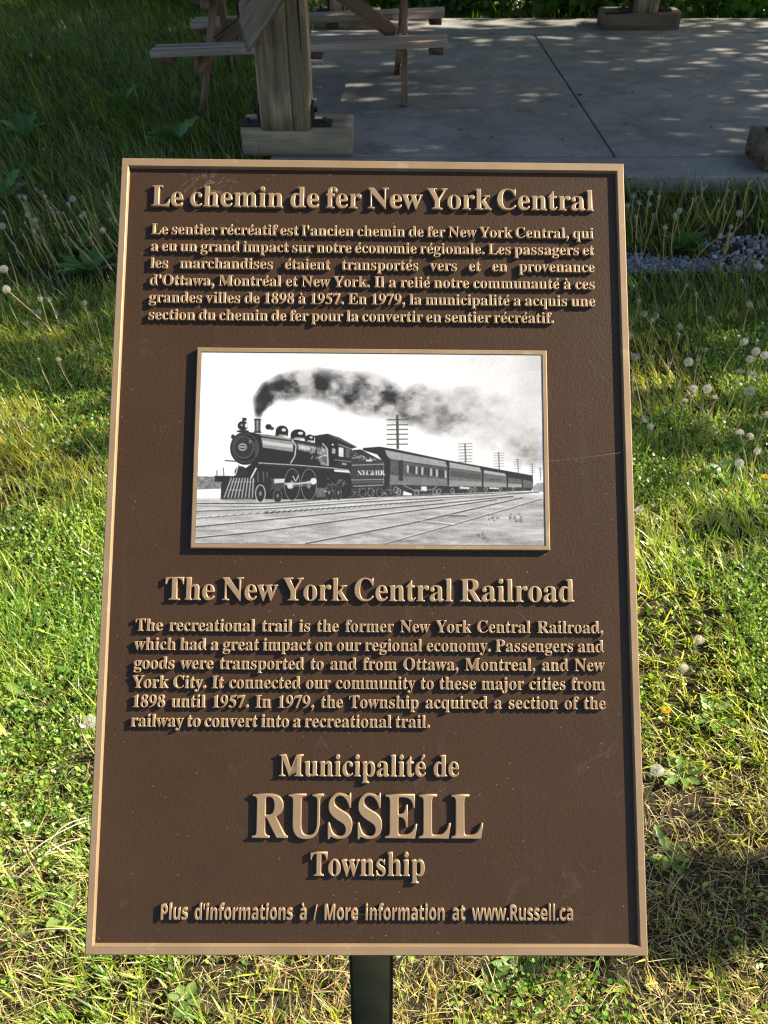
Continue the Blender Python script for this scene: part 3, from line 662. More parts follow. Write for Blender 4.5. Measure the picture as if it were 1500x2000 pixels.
  'n': (657, ["78,0 78,546 192,546 212,476 220,476 251,512 292,537 338,551 388,556 443,551 490,535 529,509 558,470 576,420 582,356 582,0 433,0 433,319 428,371 412,408 385,430 345,437 304,432 273,416 252,391 233,334 227,257 227,0"]),
  'o': (619, ["308,-10 236,-2 173,23 119,64 79,120 54,190 45,274 53,358 77,427 116,483 169,524 234,548 311,556 384,548 447,523 500,483 540,428 565,358 574,274 566,190 542,120 502,64 449,23 384,-2", "310,110 346,115 374,128 396,152 415,203 422,274 415,345 396,396 374,418 345,432 309,436 273,432 245,418 224,396 204,345 197,274 204,203 224,152 245,128 274,115"]),
  'r': (454, ["78,0 78,546 191,546 213,454 220,454 249,493 286,526 331,549 383,556 409,555 433,552 422,412 402,416 378,417 341,414 305,404 273,386 249,360 232,325 227,278 227,0"]),
  's': (497, ["226,-10 128,-3 46,22 46,145 141,112 231,99 269,102 294,112 307,127 312,146 305,171 272,196 194,232 110,275 81,299 61,328 49,362 45,404 52,450 71,488 104,518 148,539 200,552 261,556 358,546 453,513 408,406 332,435 259,446 222,442 200,430 193,410 202,387 235,364 307,332 388,293 418,270 441,242 454,206 459,162 453,111 433,68 401,35 355,10 297,-5"]),
  't': (434, ["265,-10 219,-6 178,6 143,28 117,62 100,109 94,171 94,434 23,434 23,497 105,547 148,662 243,662 243,546 396,546 396,434 243,434 243,171 248,144 261,125 282,113 308,109 356,114 402,126 402,15 343,-3"]),
  'u': (657, ["269,-10 214,-5 167,11 128,38 99,76 81,126 75,190 75,546 224,546 224,227 229,176 245,139 272,117 312,109 353,114 384,130 405,156 424,212 430,289 430,546 579,546 579,0 465,0 445,70 437,70 406,34 366,9 319,-5"]),
  'w': (856, ["165,0 10,546 158,546 221,304 234,244 244,177 251,125 255,125 259,163 267,211 275,257 280,284 347,546 511,546 575,284 585,239 595,176 599,125 603,125 610,175 622,243 635,304 700,546 846,546 689,0 527,0 485,191 474,242 457,314 440,385 429,432 425,432 415,385 398,314 381,241 369,189 325,0"]),
 },
}

# ------------------------------------------------------------------ the plaque on its post
EX = Vector((0.99993, 0.00307, -0.01180)); EY = Vector((0.00323, 0.73186, 0.68145))
EX.normalize(); EY = (EY - EX * EX.dot(EY)).normalized(); EZ = EX.cross(EY)
PM = Matrix((EX, EY, EZ)).transposed().to_4x4()
PM.translation = (-0.0155, 0.7220, 0.9095)
FIELD, RIM, FACE = -0.0048, 0.0, -0.0010       # field level, rim top, lettering face

def parse(g): return g[0], [[tuple(map(int, p.split(','))) for p in s.split()] for s in g[1]]
GL = {f: {c: parse(g) for c, g in d.items()} for f, d in GLYPHS.items()}
ACC = {'é': ('e', [(245, 520), (300, 520), (385, 625), (392, 668), (365, 692), (328, 690), (300, 668)]),
       'à': ('a', [(290, 520), (235, 520), (150, 625), (143, 668), (170, 692), (207, 690), (235, 668)])}
ACC_SANS = {'é': ('e', [(250, 600), (330, 600), (420, 760), (310, 760)]), 'à': ('a', [(360, 600), (280, 600), (170, 760), (290, 760)])}

def layout(text, font, size, xscale, x0, y, x1):
    """returns contours in metres in plaque coordinates, words spread to fill x0..x1 (mm in)"""
    D = GL[font]; A = ACC if font == 'serif' else ACC_SANS
    def adv(c): return D[A[c][0] if c in A else c][0]
    k = size * xscale / 1000.0
    nat = sum(adv(c) for c in text if c != ' ') * k
    ns = text.count(' ')
    trail = 0.03 * size
    if ns:
        sp = (x1 - x0 - nat + trail) / ns
    else:
        sp = 0; k *= (x1 - x0) / nat
    out = []
    x = x0 - 0.02 * size
    for c in text:
        if c == ' ':
            x += sp; continue
        conts = [list(s) for s in D[A[c][0] if c in A else c][1]]
        if c in A:
            conts.append(A[c][1])
        for s in conts:
            out.append([((x + px * k) / 1000.0, (y + py * size / 1000.0) / 1000.0) for px, py in s])
        x += adv(c) * k
    return out

def text_mesh(name, lines, height, bev):
    cu = bpy.data.curves.new(name, 'CURVE')
    cu.dimensions = '2D'
    cu.fill_mode = 'BOTH'
    for cont in lines:
        s = cu.splines.new('POLY')
        s.points.add(len(cont) - 1)
        s.points.foreach_set("co", [v for x, y in cont for v in (x, y, 0.0, 1.0)])
        s.use_cyclic_u = True
    cu.extrude = height / 2 - bev
    cu.bevel_depth = bev
    cu.bevel_resolution = 1
    cu.offset = -bev * 0.55
    o = bpy.data.objects.new(name, cu)
    COL.objects.link(o)
    bpy.context.view_layer.update()
    me = bpy.data.meshes.new_from_object(o.evaluated_get(bpy.context.evaluated_depsgraph_get()))
    bpy.data.objects.remove(o)
    me.name = name
    return me

# ---- the printed photograph on the plaque: painted into a raster, then laid on a fine grid as colours
PW, PH = 760, 416
def paint_print():
    r = np.random.default_rng(3)
    uu, vv = np.meshgrid((np.arange(PW) + 0.5) / PW, (np.arange(PH) + 0.5) / PH)
    def xy2px(p):
        p = np.asarray(p, float)
        v = (p[:, 1] - 38) / 807.0
        xl = 25 - 23 * v; xr = 1450 + 16 * v
        return np.stack([(p[:, 0] - xl) / (xr - xl) * PW, v * PH], -1)
    XX = (25 - 23 * vv) + uu * ((1450 + 16 * vv) - (25 - 23 * vv)); YY = 38 + 807 * vv
    img = 0.93 - 0.05 * np.clip((250 - YY) / 250, 0, 1) * fbm(XX / 200, YY / 120, 5)
    img -= 0.24 * np.clip((XX - 950) / 500, 0, 1) * fbm(XX / 160, YY / 130, 9) * np.clip((560 - YY) / 300, 0, 1)
    # smoke
    path = [(262, 318, 11, 1.0), (266, 285, 17, 1.1), (280, 242, 32, 1.2), (320, 205, 42, 1.15), (370, 190, 50, 1.05), (430, 175, 52, .85), (500, 172, 58, .9), (570, 185, 62, .85), (640, 205, 72, .9),
            (720, 215, 78, .92), (790, 240, 70, .95), (850, 265, 66, .92), (930, 260, 75, .7), (1000, 285, 82, .62), (1080, 295, 95, .48), (1170, 300, 105, .34), (1260, 330, 110, .24), (1340, 400, 90, .26), (1420, 440, 66, .6), (1460, 480, 46, .65)]
    dens = np.zeros_like(img)
    for (a, b) in zip(path[:-1], path[1:]):
        for t in np.linspace(0, 1, 6):
            cx, cy, rr, d = [a[i] + (b[i] - a[i]) * t for i in range(4)]
            q = np.sqrt((XX - cx) ** 2 + ((YY - cy) * 1.05) ** 2) / rr
            dens = np.maximum(dens, d * np.clip(1.38 - q, 0, 1) ** 0.6)
    nz = fbm(XX / 58, YY / 46, 21, 6)
    nz2 = fbm(XX / 110 + 4, YY / 90, 31, 3)
    puff = np.clip((nz - 0.28) * 2.6, 0, 1) * np.clip((nz2 - 0.16) * 2.4, 0.5, 1)
    dd = np.clip(dens * (0.52 + 0.75 * puff) - 0.08, 0, 1)
    img = img * (1 - dd) + (0.10 + 0.32 * (1 - puff)) * dd
    # ground
    gy = np.clip((YY - (655 - 0.022 * XX)) / 14, 0, 1)
    gr = 0.86 - 0.36 * fbm(XX / 90, YY / 9, 41) * (0.6 + 0.8 * fbm(XX / 240, YY / 60, 43)) - 0.12 * (r.random(img.shape) - 0.5) - 0.18 * np.clip((YY - 740) / 100, 0, 1) * (fbm(XX / 40, YY / 16, 55) - 0.2)
    img = img * (1 - gy) + gr * gy

    def mask(px, pad=1):
        x0 = max(int(px[:, 0].min()) - pad, 0); x1 = min(int(px[:, 0].max()) + pad + 1, PW)
        y0 = max(int(px[:, 1].min()) - pad, 0); y1 = min(int(px[:, 1].max()) + pad + 1, PH)
        return x0, x1, y0, y1
    def fill(conts, tone, alpha=1.0, tex=0.0):
        cs = [xy2px(c) for c in conts]
        al = np.vstack(cs)
        x0, x1, y0, y1 = mask(al)
        if x1 <= x0 or y1 <= y0: return
        ssn = 3
        gx = x0 + (np.arange((x1 - x0) * ssn) + 0.5) / ssn; gy_ = y0 + (np.arange((y1 - y0) * ssn) + 0.5) / ssn
        GX, GY = np.meshgrid(gx, gy_)
        ins = np.zeros(GX.shape, bool)
        for c in cs:
            for i in range(len(c)):
                (ax, ay), (bx, by) = c[i], c[(i + 1) % len(c)]
                if ay == by: continue
                ins ^= ((ay > GY) != (by > GY)) & (GX < (bx - ax) * (GY - ay) / (by - ay) + ax)
        m = ins.reshape(y1 - y0, ssn, x1 - x0, ssn).mean((1, 3)) * alpha
        tn = tone
        if tex: tn = np.clip(tone + tex * (r.random(m.shape) - 0.5) + tex * (fbm(XX[y0:y1, x0:x1] / 12, YY[y0:y1, x0:x1] / 12, 77) - 0.5), 0.02, 1)
        img[y0:y1, x0:x1] = img[y0:y1, x0:x1] * (1 - m) + tn * m
    def poly(p, tone, alpha=1.0, tex=0.0): fill([p], tone, alpha, tex)
    def line(p, wd, tone, alpha=1.0):
        for a, b in zip(p[:-1], p[1:]):
            d = np.array(b, float) - np.array(a, float); L = np.hypot(*d) + 1e-6
            n_ = np.array([-d[1], d[0]]) / L * wd / 2
            poly([tuple(np.array(a) + n_), tuple(np.array(b) + n_), tuple(np.array(b) - n_), tuple(np.array(a) - n_)], tone, alpha)
    def ell(cx, cy, rx, ry, tone, alpha=1.0, n_=28, tex=0.0, a0=0, a1=360):
        poly([(cx + rx * math.cos(R(a0 + (a1 - a0) * i / n_)), cy + ry * math.sin(R(a0 + (a1 - a0) * i / n_))) for i in range(n_ + (0 if a1 - a0 == 360 else 1))], tone, alpha, tex)
    def ring(cx, cy, rx, ry, wd, tone, alpha=1.0):
        p = [(cx + rx * math.cos(R(i * 12)), cy + ry * math.sin(R(i * 12))) for i in range(31)]
        line(p, wd, tone, alpha)
    # far banks
    poly([(2, 566), (85, 568), (110, 585), (110, 618), (2, 622)], 0.42, 0.9, 0.3)
    poly([(1412, 600), (1430, 585), (1458, 582), (1458, 622), (1412, 618)], 0.55, 0.9, 0.2)
    # rails and ties
    for p, wd, tn in (([(4, 680), (300, 676), (700, 648), (1440, 622)], 5, .18), ([(4, 690), (300, 690), (760, 655)], 3, .35), ([(4, 712), (300, 700), (760, 665), (1400, 626)], 4, .2), ([(4, 742), (240, 722), (800, 676), (1300, 634)], 3, .4),
                      ([(4, 776), (700, 704), (1000, 676), (1330, 640)], 5, .22), ([(4, 822), (260, 796), (740, 728), (1260, 655)], 5, .2), ([(460, 842), (900, 756), (1180, 690), (1370, 645)], 6, .25), ([(790, 842), (1080, 760), (1270, 705), (1450, 650)], 5, .35),
                      ([(940, 748), (1060, 760), (1085, 764)], 4, .4), ([(1060, 722), (1140, 724)], 7, .3)):
        line(p, wd, tn, 0.9)
        line([(x, y - 4) for x, y in p], 3, 0.97, 0.6)
    for i in range(34):
        x = 300 + i * 24 - i * i * 0.06
        y = 716 - (x - 300) * 0.078
        line([(x - 9, y + 3), (x + 9, y - 2)], 6 - i * 0.1, 0.15, 0.85)
    for i in range(10):
        x = 20 + i * 34
        line([(x - 10, 745 - i * 3.4), (x + 16, 736 - i * 3.4)], 3, 0.3, 0.7)
    for cx, cy in ((1335, 725), (1200, 805), (1360, 738), (1245, 730)):
        for k in range(9): ell(cx + r.normal(0, 14), cy + r.normal(0, 8), 4, 4, 0.35, 0.7)
    # telegraph poles
    for x, y0, y1, hw, ar, wd in ((845, 302, 446, 46, (322, 344, 364, 384, 405, 426), 11), (1129, 420, 502, 31, (422, 434, 447, 460, 473, 486, 498), 7), (1270, 456, 530, 23, (460, 470, 481, 493, 505, 516), 5), (1350, 482, 545, 17, (486, 495, 505, 514, 524), 4), (1410, 502, 560, 13, (506, 514, 523, 532, 541), 3.5), (1444, 518, 575, 9, (522, 531, 540, 550), 3)):
        tn = 0.28 if x < 1000 else 0.42
        line([(x - 2, y0), (x + 1, y1)], wd, tn)
        for a in ar: line([(x - hw, a + 1), (x + hw * 0.95, a - 1)], wd * 0.42, tn)
    # carriages
    poly([(640, 596), (1414, 604), (1405, 617), (1200, 626), (1000, 634), (860, 640), (640, 655)], 0.16, 1, 0.3)
    poly([(700, 443), (770, 437), (830, 446), (1040, 489), (1190, 515), (1410, 553), (1413, 575), (1412, 605), (1050, 605), (812, 598), (788, 602), (788, 505), (760, 470), (700, 452)], 0.10)
    poly([(792, 450), (1045, 497), (1054, 522), (815, 489), (800, 474)], 0.58, 1, 0.12)
    poly([(815, 492), (1052, 524), (1055, 600), (812, 596)], 0.30, 1, 0.16)
    poly([(814, 556), (1053, 572), (1055, 600), (812, 596)], 0.44, 1, 0.10)
    poly([(848, 494), (867, 492), (868, 580), (850, 578)], 0.16)
    for i in range(14):
        x = 884 + i * 12.2; y = 505 + i * 1.75
        poly([(x, y + 8), (x + 8, y + 9), (x + 8, y + 42 - i * 0.2), (x, y + 40 - i * 0.2)], 0.68 if (i * 7) % 5 < 2 else 0.14)
    poly([(1062, 500), (1190, 522), (1197, 541), (1062, 523)], 0.62, 1, 0.1)
    poly([(1062, 525), (1197, 543), (1198, 601), (1060, 602)], 0.40, 1, 0.1)
    poly([(1062, 575), (1197, 582), (1198, 601), (1060, 602)], 0.54, 1, 0.1)
    for i in range(17):
        x = 1070 + i * 7.4; y = 533 + i * 0.98
        poly([(x, y), (x + 4, y + 0.5), (x + 4, y + 29 - i * 0.3), (x, y + 28 - i * 0.3)], 0.18)
    poly([(1206, 532), (1296, 546), (1300, 558), (1206, 545)], 0.66)
    poly([(1206, 545), (1300, 558), (1303, 603), (1204, 602)], 0.38, 1, 0.1)
    poly([(1206, 582), (1301, 586), (1303, 603), (1204, 602)], 0.56)
    for i in range(6): ell(1232 + i * 9, 572, 2.5, 3, 0.1)
    poly([(1308, 562), (1364, 570), (1366, 603), (1308, 603)], 0.34, 1, 0.1); poly([(1308, 588), (1365, 590), (1366, 603), (1308, 603)], 0.6)
    poly([(1370, 570), (1410, 577), (1412, 605), (1370, 604)], 0.36, 1, 0.1)
    for x, y in ((850, 625), (838, 618), (925, 628), (1000, 625), (1018, 622), (1075, 619), (1150, 615), (1168, 613), (1215, 612), (1275, 610), (1330, 609)):
        ring(x, y, 9 - (x - 840) * 0.009, 13 - (x - 840) * 0.013, 3.5, 0.72, 0.8)
    poly([(944, 602), (968, 603), (968, 622), (944, 620)], 0.85); poly([(1105, 603), (1145, 604), (1145, 612), (1105, 611)], 0.85); poly([(1230, 604), (1268, 605), (1268, 611), (1230, 610)], 0.85)
    line([(870, 598), (920, 622), (990, 614), (1010, 602)], 3, 0.75, 0.8)
    poly([(870, 622), (905, 632), (905, 640), (868, 640)], 0.9)
    # tender
    poly([(640, 600), (800, 596), (800, 645), (640, 655)], 0.14, 1, 0.3)
    poly([(655, 452), (692, 449), (765, 488), (787, 496), (652, 508)], 0.16, 1, 0.1)
    for k in range(90):
        t = r.random(); ell(658 + 105 * t, 460 + 34 * t + r.random() * (26 - 12 * t), 2.4, 2.0, 0.75 * r.random() + 0.2)
    poly([(650, 500), (787, 494), (787, 600), (642, 606)], 0.20, 1, 0.06)
    line([(650, 516), (787, 510)], 3, 0.7); line([(648, 578), (787, 574)], 3, 0.66); line([(648, 588), (787, 584)], 2, 0.5); line([(660, 604), (785, 598)], 4, 0.6)
    poly([(714, 492), (740, 492), (740, 499), (714, 500)], 0.8)
    for x in (700, 735, 770, 652, 630): ring(x, 632 - (x - 630) * 0.03, 13, 18, 3, 0.5, 0.8)
    for k in range(60): ell(650 + 210 * r.random(), 612 + 30 * r.random(), 2.6, 2, 0.3 + 0.6 * r.random(), 0.8)
    # lettering on the tender
    D = GL['serif']
    x = 677.0; kk = 0.0285
    for ch in "N.Y.C.& H.R.":
        if ch == ' ': x += 4; continue
        a, cs = D[ch]
        fill([[(x + px * kk * 0.86, 557 - 0.9 * (x - 677) / 95 - py * kk) for px, py in c] for c in cs], 0.95)
        x += a * kk * 0.80 * (0.55 if ch == '.' else 1)
    # locomotive: frames and shadow under the boiler
    poly([(252, 500), (420, 506), (640, 528), (655, 600), (640, 652), (500, 660), (260, 660), (110, 664), (110, 600), (200, 540)], 0.09, 1, 0.05)
    poly([(505, 610), (545, 612), (545, 650), (505, 652)], 0.55, 0.6, 0.4)
    # cab
    poly([(490, 394), (552, 384), (602, 400), (676, 440), (650, 448), (596, 428), (560, 412), (500, 402)], 0.10)
    line([(560, 388), (640, 424), (672, 440)], 6, 0.32)
    poly([(500, 398), (562, 410), (598, 428), (598, 525), (560, 520), (500, 430)], 0.06)
    poly([(596, 428), (654, 448), (652, 548), (578, 528), (596, 500)], 0.13)
    line([(596, 428), (654, 448)], 4, 0.6)
    poly([(599, 440), (619, 444), (619, 482), (599, 479)], 0.82); poly([(626, 446), (648, 450), (648, 486), (626, 483)], 0.28, 1, 0.4)
    poly([(572, 444), (586, 448), (584, 470), (570, 466)], 0.62); ell(574, 430, 5, 4, 0.8)
    line([(580, 493), (652, 502)], 3, 0.6); poly([(612, 506), (632, 508), (632, 516), (612, 514)], 0.6)
    poly([(580, 534), (645, 540), (645, 548), (580, 543)], 0.88)
    # boiler
    poly([(225, 384), (300, 390), (490, 422), (556, 432), (562, 522), (420, 512), (262, 508), (240, 480)], 0.09)
    poly([(276, 402), (410, 419), (408, 462), (280, 444)], 0.55, 1, 0.10); poly([(280, 414), (408, 432), (406, 446), (282, 430)], 0.74)
    poly([(272, 388), (400, 408), (402, 414), (272, 394)], 0.55)
    poly([(424, 424), (500, 438), (500, 470), (430, 452)], 0.5, 1, 0.3); poly([(432, 432), (480, 442), (478, 456), (434, 446)], 0.8, 0.8)
    poly([(505, 440), (552, 448), (556, 520), (524, 516)], 0.45, 1, 0.5)
    for k in range(40): ell(470 + 70 * r.random(), 440 + 60 * r.random(), 3, 4, 0.1 + 0.7 * r.random(), 0.8)
    line([(280, 396), (420, 418), (520, 436)], 3, 0.25); line([(404, 410), (421, 436), (416, 480), (398, 510)], 5, 0.78); line([(530, 424), (552, 448), (555, 518)], 5, 0.72); line([(510, 490), (530, 478), (555, 474)], 4, 0.75)
    line([(264, 509), (420, 517), (560, 527), (642, 537)], 4.0, 0.72); line([(264, 515), (560, 533)], 3, 0.2)
    # domes, stack, bell, lamp
    poly([(247, 326), (273, 326), (272, 372), (278, 384), (242, 384), (248, 372)], 0.22); poly([(255, 330), (264, 330), (263, 374), (256, 374)], 0.55); line([(245, 326), (275, 326)], 6, 0.12)
    for cx, cy, rx, ry in ((362, 374, 26, 23), (430, 387, 31, 21), (478, 403, 19, 15)):
        poly([(cx - rx, cy), (cx + rx, cy), (cx + rx - 2, cy + ry), (cx - rx - 2, cy + ry * 0.9)], 0.10)
        ell(cx, cy, rx, ry, 0.05)
        ell(cx + rx * 0.3, cy - ry * 0.2, rx * 0.36, ry * 0.3, 0.9, 0.9)
        line([(cx - rx * 0.5, cy + ry * 0.75), (cx + rx * 0.8, cy + ry * 0.85)], 6, 0.8, 0.8)
    ell(311, 374, 17, 10, 0.98); ell(306, 357, 13, 12, 0.06); ell(320, 364, 9, 7, 0.2)
    poly([(196, 319), (214, 319), (214, 332), (196, 332)], 0.12); ell(199, 353, 22, 20, 0.08); ell(214, 352, 7, 10, 0.85); ell(194, 350, 6, 6, 0.5)
    poly([(178, 372), (222, 372), (226, 382), (172, 380)], 0.1)
    # smokebox
    ell(232, 446, 50, 66, 0.07); ell(210, 448, 64, 70, 0.07); ring(210, 447, 55, 60, 3.5, 0.32); ring(203, 444, 40, 45, 3, 0.45); ell(204, 444, 37, 42, 0.14, 1, 28, 0.06)
    poly([(246, 410), (262, 425), (264, 470), (250, 486)], 0.30, 0.7)
    ell(198, 443, 18, 16, 0.62); ell(198, 443, 13, 9, 0.1); line([(188, 443), (208, 443)], 5, 0.75)
    ell(230, 420, 6, 8, 0.5, 0.8); ell(158, 400, 8, 10, 0.12)
    # pilot, beam, cylinders
    ell(192, 548, 27, 24, 0.13); ell(186, 530, 10, 8, 0.12)
    poly([(82, 564), (262, 566), (262, 592), (82, 588)], 0.10); line([(92, 566), (92, 540)], 4, 0.3); line([(120, 566), (119, 530)], 4, 0.35)
    line([(124, 500), (176, 504)], 5, 0.25); line([(182, 514), (168, 562)], 5, 0.75); line([(256, 530), (234, 572)], 6, 0.88)
    poly([(110, 590), (252, 572), (252, 662), (108, 664)], 0.12)
    for i in range(9):
        x = 152 + i * 11.5
        line([(x, 572), (x - 30 + i * 3.2, 655)], 4.5, 0.72)
    line([(140, 622), (196, 624)], 4, 0.6); line([(108, 662), (240, 660)], 5, 0.45); line([(150, 590), (250, 588)], 3, 0.6)
    for x in (262, 285, 300): line([(x, 545), (x + 2, 590)], 4, 0.4)
    poly([(300, 572), (378, 572), (378, 616), (312, 620)], 0.24); poly([(330, 576), (378, 574), (378, 590), (330, 594)], 0.78); ell(306, 596, 15, 24, 0.12)
    # wheels
    for cx, cy, rx, ry, tn, wd in ((405, 598, 32, 66, .52, 2.8), (475, 598, 32, 65, .55, 2.8), (345, 646, 18, 27, .42, 3.5), (560, 630, 17, 32, .36, 3.5), (598, 632, 14, 28, .34, 3), (273, 637, 20, 36, .78, 4)):
        ell(cx, cy, rx, ry, 0.08)
        for k in range(10):
            a = R(k * 36 + 8)
            line([(cx, cy), (cx + rx * 0.9 * math.cos(a), cy + ry * 0.9 * math.sin(a))], 1.6, 0.24)
        ring(cx, cy, rx, ry, wd, tn)
        ell(cx, cy, rx * 0.28, ry * 0.26, 0.5)
    line([(374, 596), (440, 594), (500, 584)], 9, 0.70); line([(400, 606), (480, 600)], 5, 0.4); ell(494, 584, 13, 14, 0.85); ell(396, 604, 12, 12, 0.8); line([(408, 562), (420, 585), (432, 560)], 4, 0.8)
    for k in range(50): ell(540 + 90 * r.random(), 572 + 60 * r.random(), 4, 3.4, 0.1 + 0.6 * r.random(), 0.7)
    pad = np.pad(img, 1, mode='edge')
    soft = sum(pad[1 + dy:1 + dy + PH, 1 + dx:1 + dx + PW] * (2 - abs(dx)) * (2 - abs(dy)) for dx in (-1, 0, 1) for dy in (-1, 0, 1)) / 16.0
    img = 0.4 * img + 0.6 * soft
    img[:] = np.clip(img + 0.09 * (r.random(img.shape) - 0.5) + 0.05 * (fbm(XX / 5, YY / 5, 97, 2) - 0.5), 0.03, 1)
    return img

def srgb2lin(c):
    return np.where(c <= 0.04045, c / 12.92, ((c + 0.055) / 1.055) ** 2.4)

def build_plaque():
    base = Vector((0.0, 0.30, 0.0))
    root = empty("information_plaque", base)
    tag(root, "brown cast plaque with raised gold lettering and a train photograph, on a dark post", "plaque")
    W2, H2 = 0.305, 0.4573
    # plate body
    bm = bmesh.new()
    bm_box(bm, (-W2 + 0.002, -H2 + 0.002, -0.0135), (W2 - 0.002, H2 - 0.002, FIELD))
    link("plate", from_bm("plate", bm), M_BROWN, root, PM)
    # rim: mitred frame with small bevels
    bm = bmesh.new()
    iw, ih = 0.2965, 0.4470
    rings = [(W2, H2, -0.0125), (W2, H2, RIM - 0.0010), (W2 - 0.001, H2 - 0.001, RIM), (iw + 0.0008, ih + 0.0008, RIM), (iw, ih, RIM - 0.0012), (iw - 0.0009, ih - 0.0009, FIELD - 0.0004)]
    vs = [[bm.verts.new((sx * a, sy * c, z)) for sx, sy in ((1, 1), (-1, 1), (-1, -1), (1, -1))] for a, c, z in rings]
    for p, q in zip(vs[:-1], vs[1:]):
        for i in range(4):
            bm.faces.new((p[i], p[(i + 1) % 4], q[(i + 1) % 4], q[i]))
    link("rim", from_bm("rim", bm), M_GOLD, root, PM)

    blocks = [("heading_lettering", [("Le chemin de fer New York Central", 'serif', 38.4, .945, -267.6, 396.8, 267.8)], .0042),
      ("paragraph_lettering", [
        ("Le sentier récréatif est l'ancien chemin de fer New York Central, qui", 'serif', 19.5, .955, -266.2, 361.2, 266.3),
        ("a eu un grand impact sur notre économie régionale. Les passagers et", 'serif', 19.5, .955, -266, 340, 266.2),
        ("les marchandises étaient transportés vers et en provenance", 'serif', 19.5, .955, -265.8, 318.7, 266.3),
        ("d'Ottawa, Montréal et New York. Il a relié notre communauté à ces", 'serif', 19.5, .955, -265.8, 297.4, 266.3),
        ("grandes villes de 1898 à 1957. En 1979, la municipalité a acquis une", 'serif', 19.5, .955, -265.8, 276.1, 266.0),
        ("section du chemin de fer pour la convertir en sentier récréatif.", 'serif', 19.5, .955, -265.8, 254.8, 216.5)], .0040),
      ("heading_lettering", [("The New York Central Railroad", 'serif', 37.7, .92, -233, -75.2, 233.4)], .0042),
      ("paragraph_lettering", [
        ("The recreational trail is the former New York Central Railroad,", 'serif', 19.9, .945, -265.2, -110.4, 265.8),
        ("which had a great impact on our regional economy. Passengers and", 'serif', 19.9, .935, -265.4, -131.6, 265.5),
        ("goods were transported to and from Ottawa, Montreal, and New", 'serif', 19.9, .945, -265.6, -152.7, 265.6),
        ("York City. It connected our community to these major cities from", 'serif', 19.9, .945, -265.6, -173.8, 266),
        ("1898 until 1957. In 1979, the Township acquired a section of the", 'serif', 19.9, .945, -265.8, -194.9, 266.2),
        ("railway to convert into a recreational trail.", 'serif', 19.9, .945, -266.2, -216.2, 68.5)], .0040),
      ("name_lettering", [("Municipalité de", 'serif', 33.9, .875, -99.7, -269.2, 100.6)], .0042),
      ("name_lettering", [("RUSSELL", 'serif', 68.3, .82, -127.9, -335.0, 127.8)], .0044),
      ("name_lettering", [("Township", 'serif', 36.0, .82, -62.8, -374.9, 63.8)], .0042),
      ("footer_lettering", [("Plus d'informations à / More information at www.Russell.ca", 'sans', 22.0, .665, -225.7, -420.9, 225.1)], .0040)]
    for name, lines, hgt in blocks:
        conts = []
        for (tx, f, sz, xs, x0, y, x1) in lines:
            conts += layout(tx, f, sz, xs, x0, y, x1)
        bev = 0.0005 if name in ("paragraph_lettering", "footer_lettering") else 0.0008
        me = text_mesh(name, conts, hgt + 0.001, bev)
        link(name, me, M_GOLD, root, PM @ Matrix.Translation((0, 0, FIELD - 0.001 + (hgt + 0.001) / 2)))
    # picture frame and print
    bm = bmesh.new()
    cx, cy = 0.0003, 0.1021
    ow, oh = 0.2062, 0.1186
    iw, ih = 0.2012, 0.1134
    zt = 0.0012
    rings = [(ow, oh, FIELD - 0.001), (ow, oh, zt - 0.001), (ow - 0.001, oh - 0.001, zt), (iw, ih, zt), (iw, ih, zt - 0.0022)]
    vs = [[bm.verts.new((cx + sx * a, cy + sy * c, z)) for sx, sy in ((1, 1), (-1, 1), (-1, -1), (1, -1))] for a, c, z in rings]
    for p, q in zip(vs[:-1], vs[1:]):
        for i in range(4):
            bm.faces.new((p[i], p[(i + 1) % 4], q[(i + 1) % 4], q[i]))
    bm.faces.new(vs[-1])
    fr = link("picture_frame", from_bm("picture_frame", bm), M_GOLD, root, PM)
    img = paint_print()
    g = srgb2lin(img)
    g = 0.009 + 0.60 * g
    cols = np.stack([g * 0.985, g * 0.985, g * 1.0], -1)
    # corners of cells: sample at vertices
    Vx, Vy = np.meshgrid(np.linspace(-iw + 0.0004, iw - 0.0004, PW), np.linspace(ih - 0.0004, -ih + 0.0004, PH))
    V = np.stack([cx + Vx, cy + Vy, np.full_like(Vx, zt - 0.0008)], -1).reshape(-1, 3)
    idx = np.arange(PW * PH).reshape(PH, PW)
    q = np.stack([idx[:-1, :-1], idx[1:, :-1], idx[1:, 1:], idx[:-1, 1:]], -1).reshape(-1, 4)
    me = mesh_np("photo_print", V, q.ravel(), np.full(len(q), 4), False, cols.reshape(-1, 3))
    o = link("photo_print", me, M_PRINT, fr, PM)
    tag(o, "black and white print of a steam locomotive pulling carriages under dark smoke")
    # post: square tube leaning towards the reader, with a mounting plate behind
    A = Vector((-0.0145, 0.305, -0.02)); top = Vector((-0.0145, 0.445, 0.62))
    bm = bmesh.new()
    me, M = beam(A, top, 0.050, 0.050, 0, 1, 0.004, up=(0, 1, 0))
    bm.free()
    link("post", me, M_POST, root, M)
    bm = bmesh.new()
    bm_box(bm, (-0.10, -0.40, -0.0200), (0.10, -0.22, -0.0140), 0.001)
    link("mounting_plate", from_bm("mounting_plate", bm), M_POST, root, PM)
build_plaque()

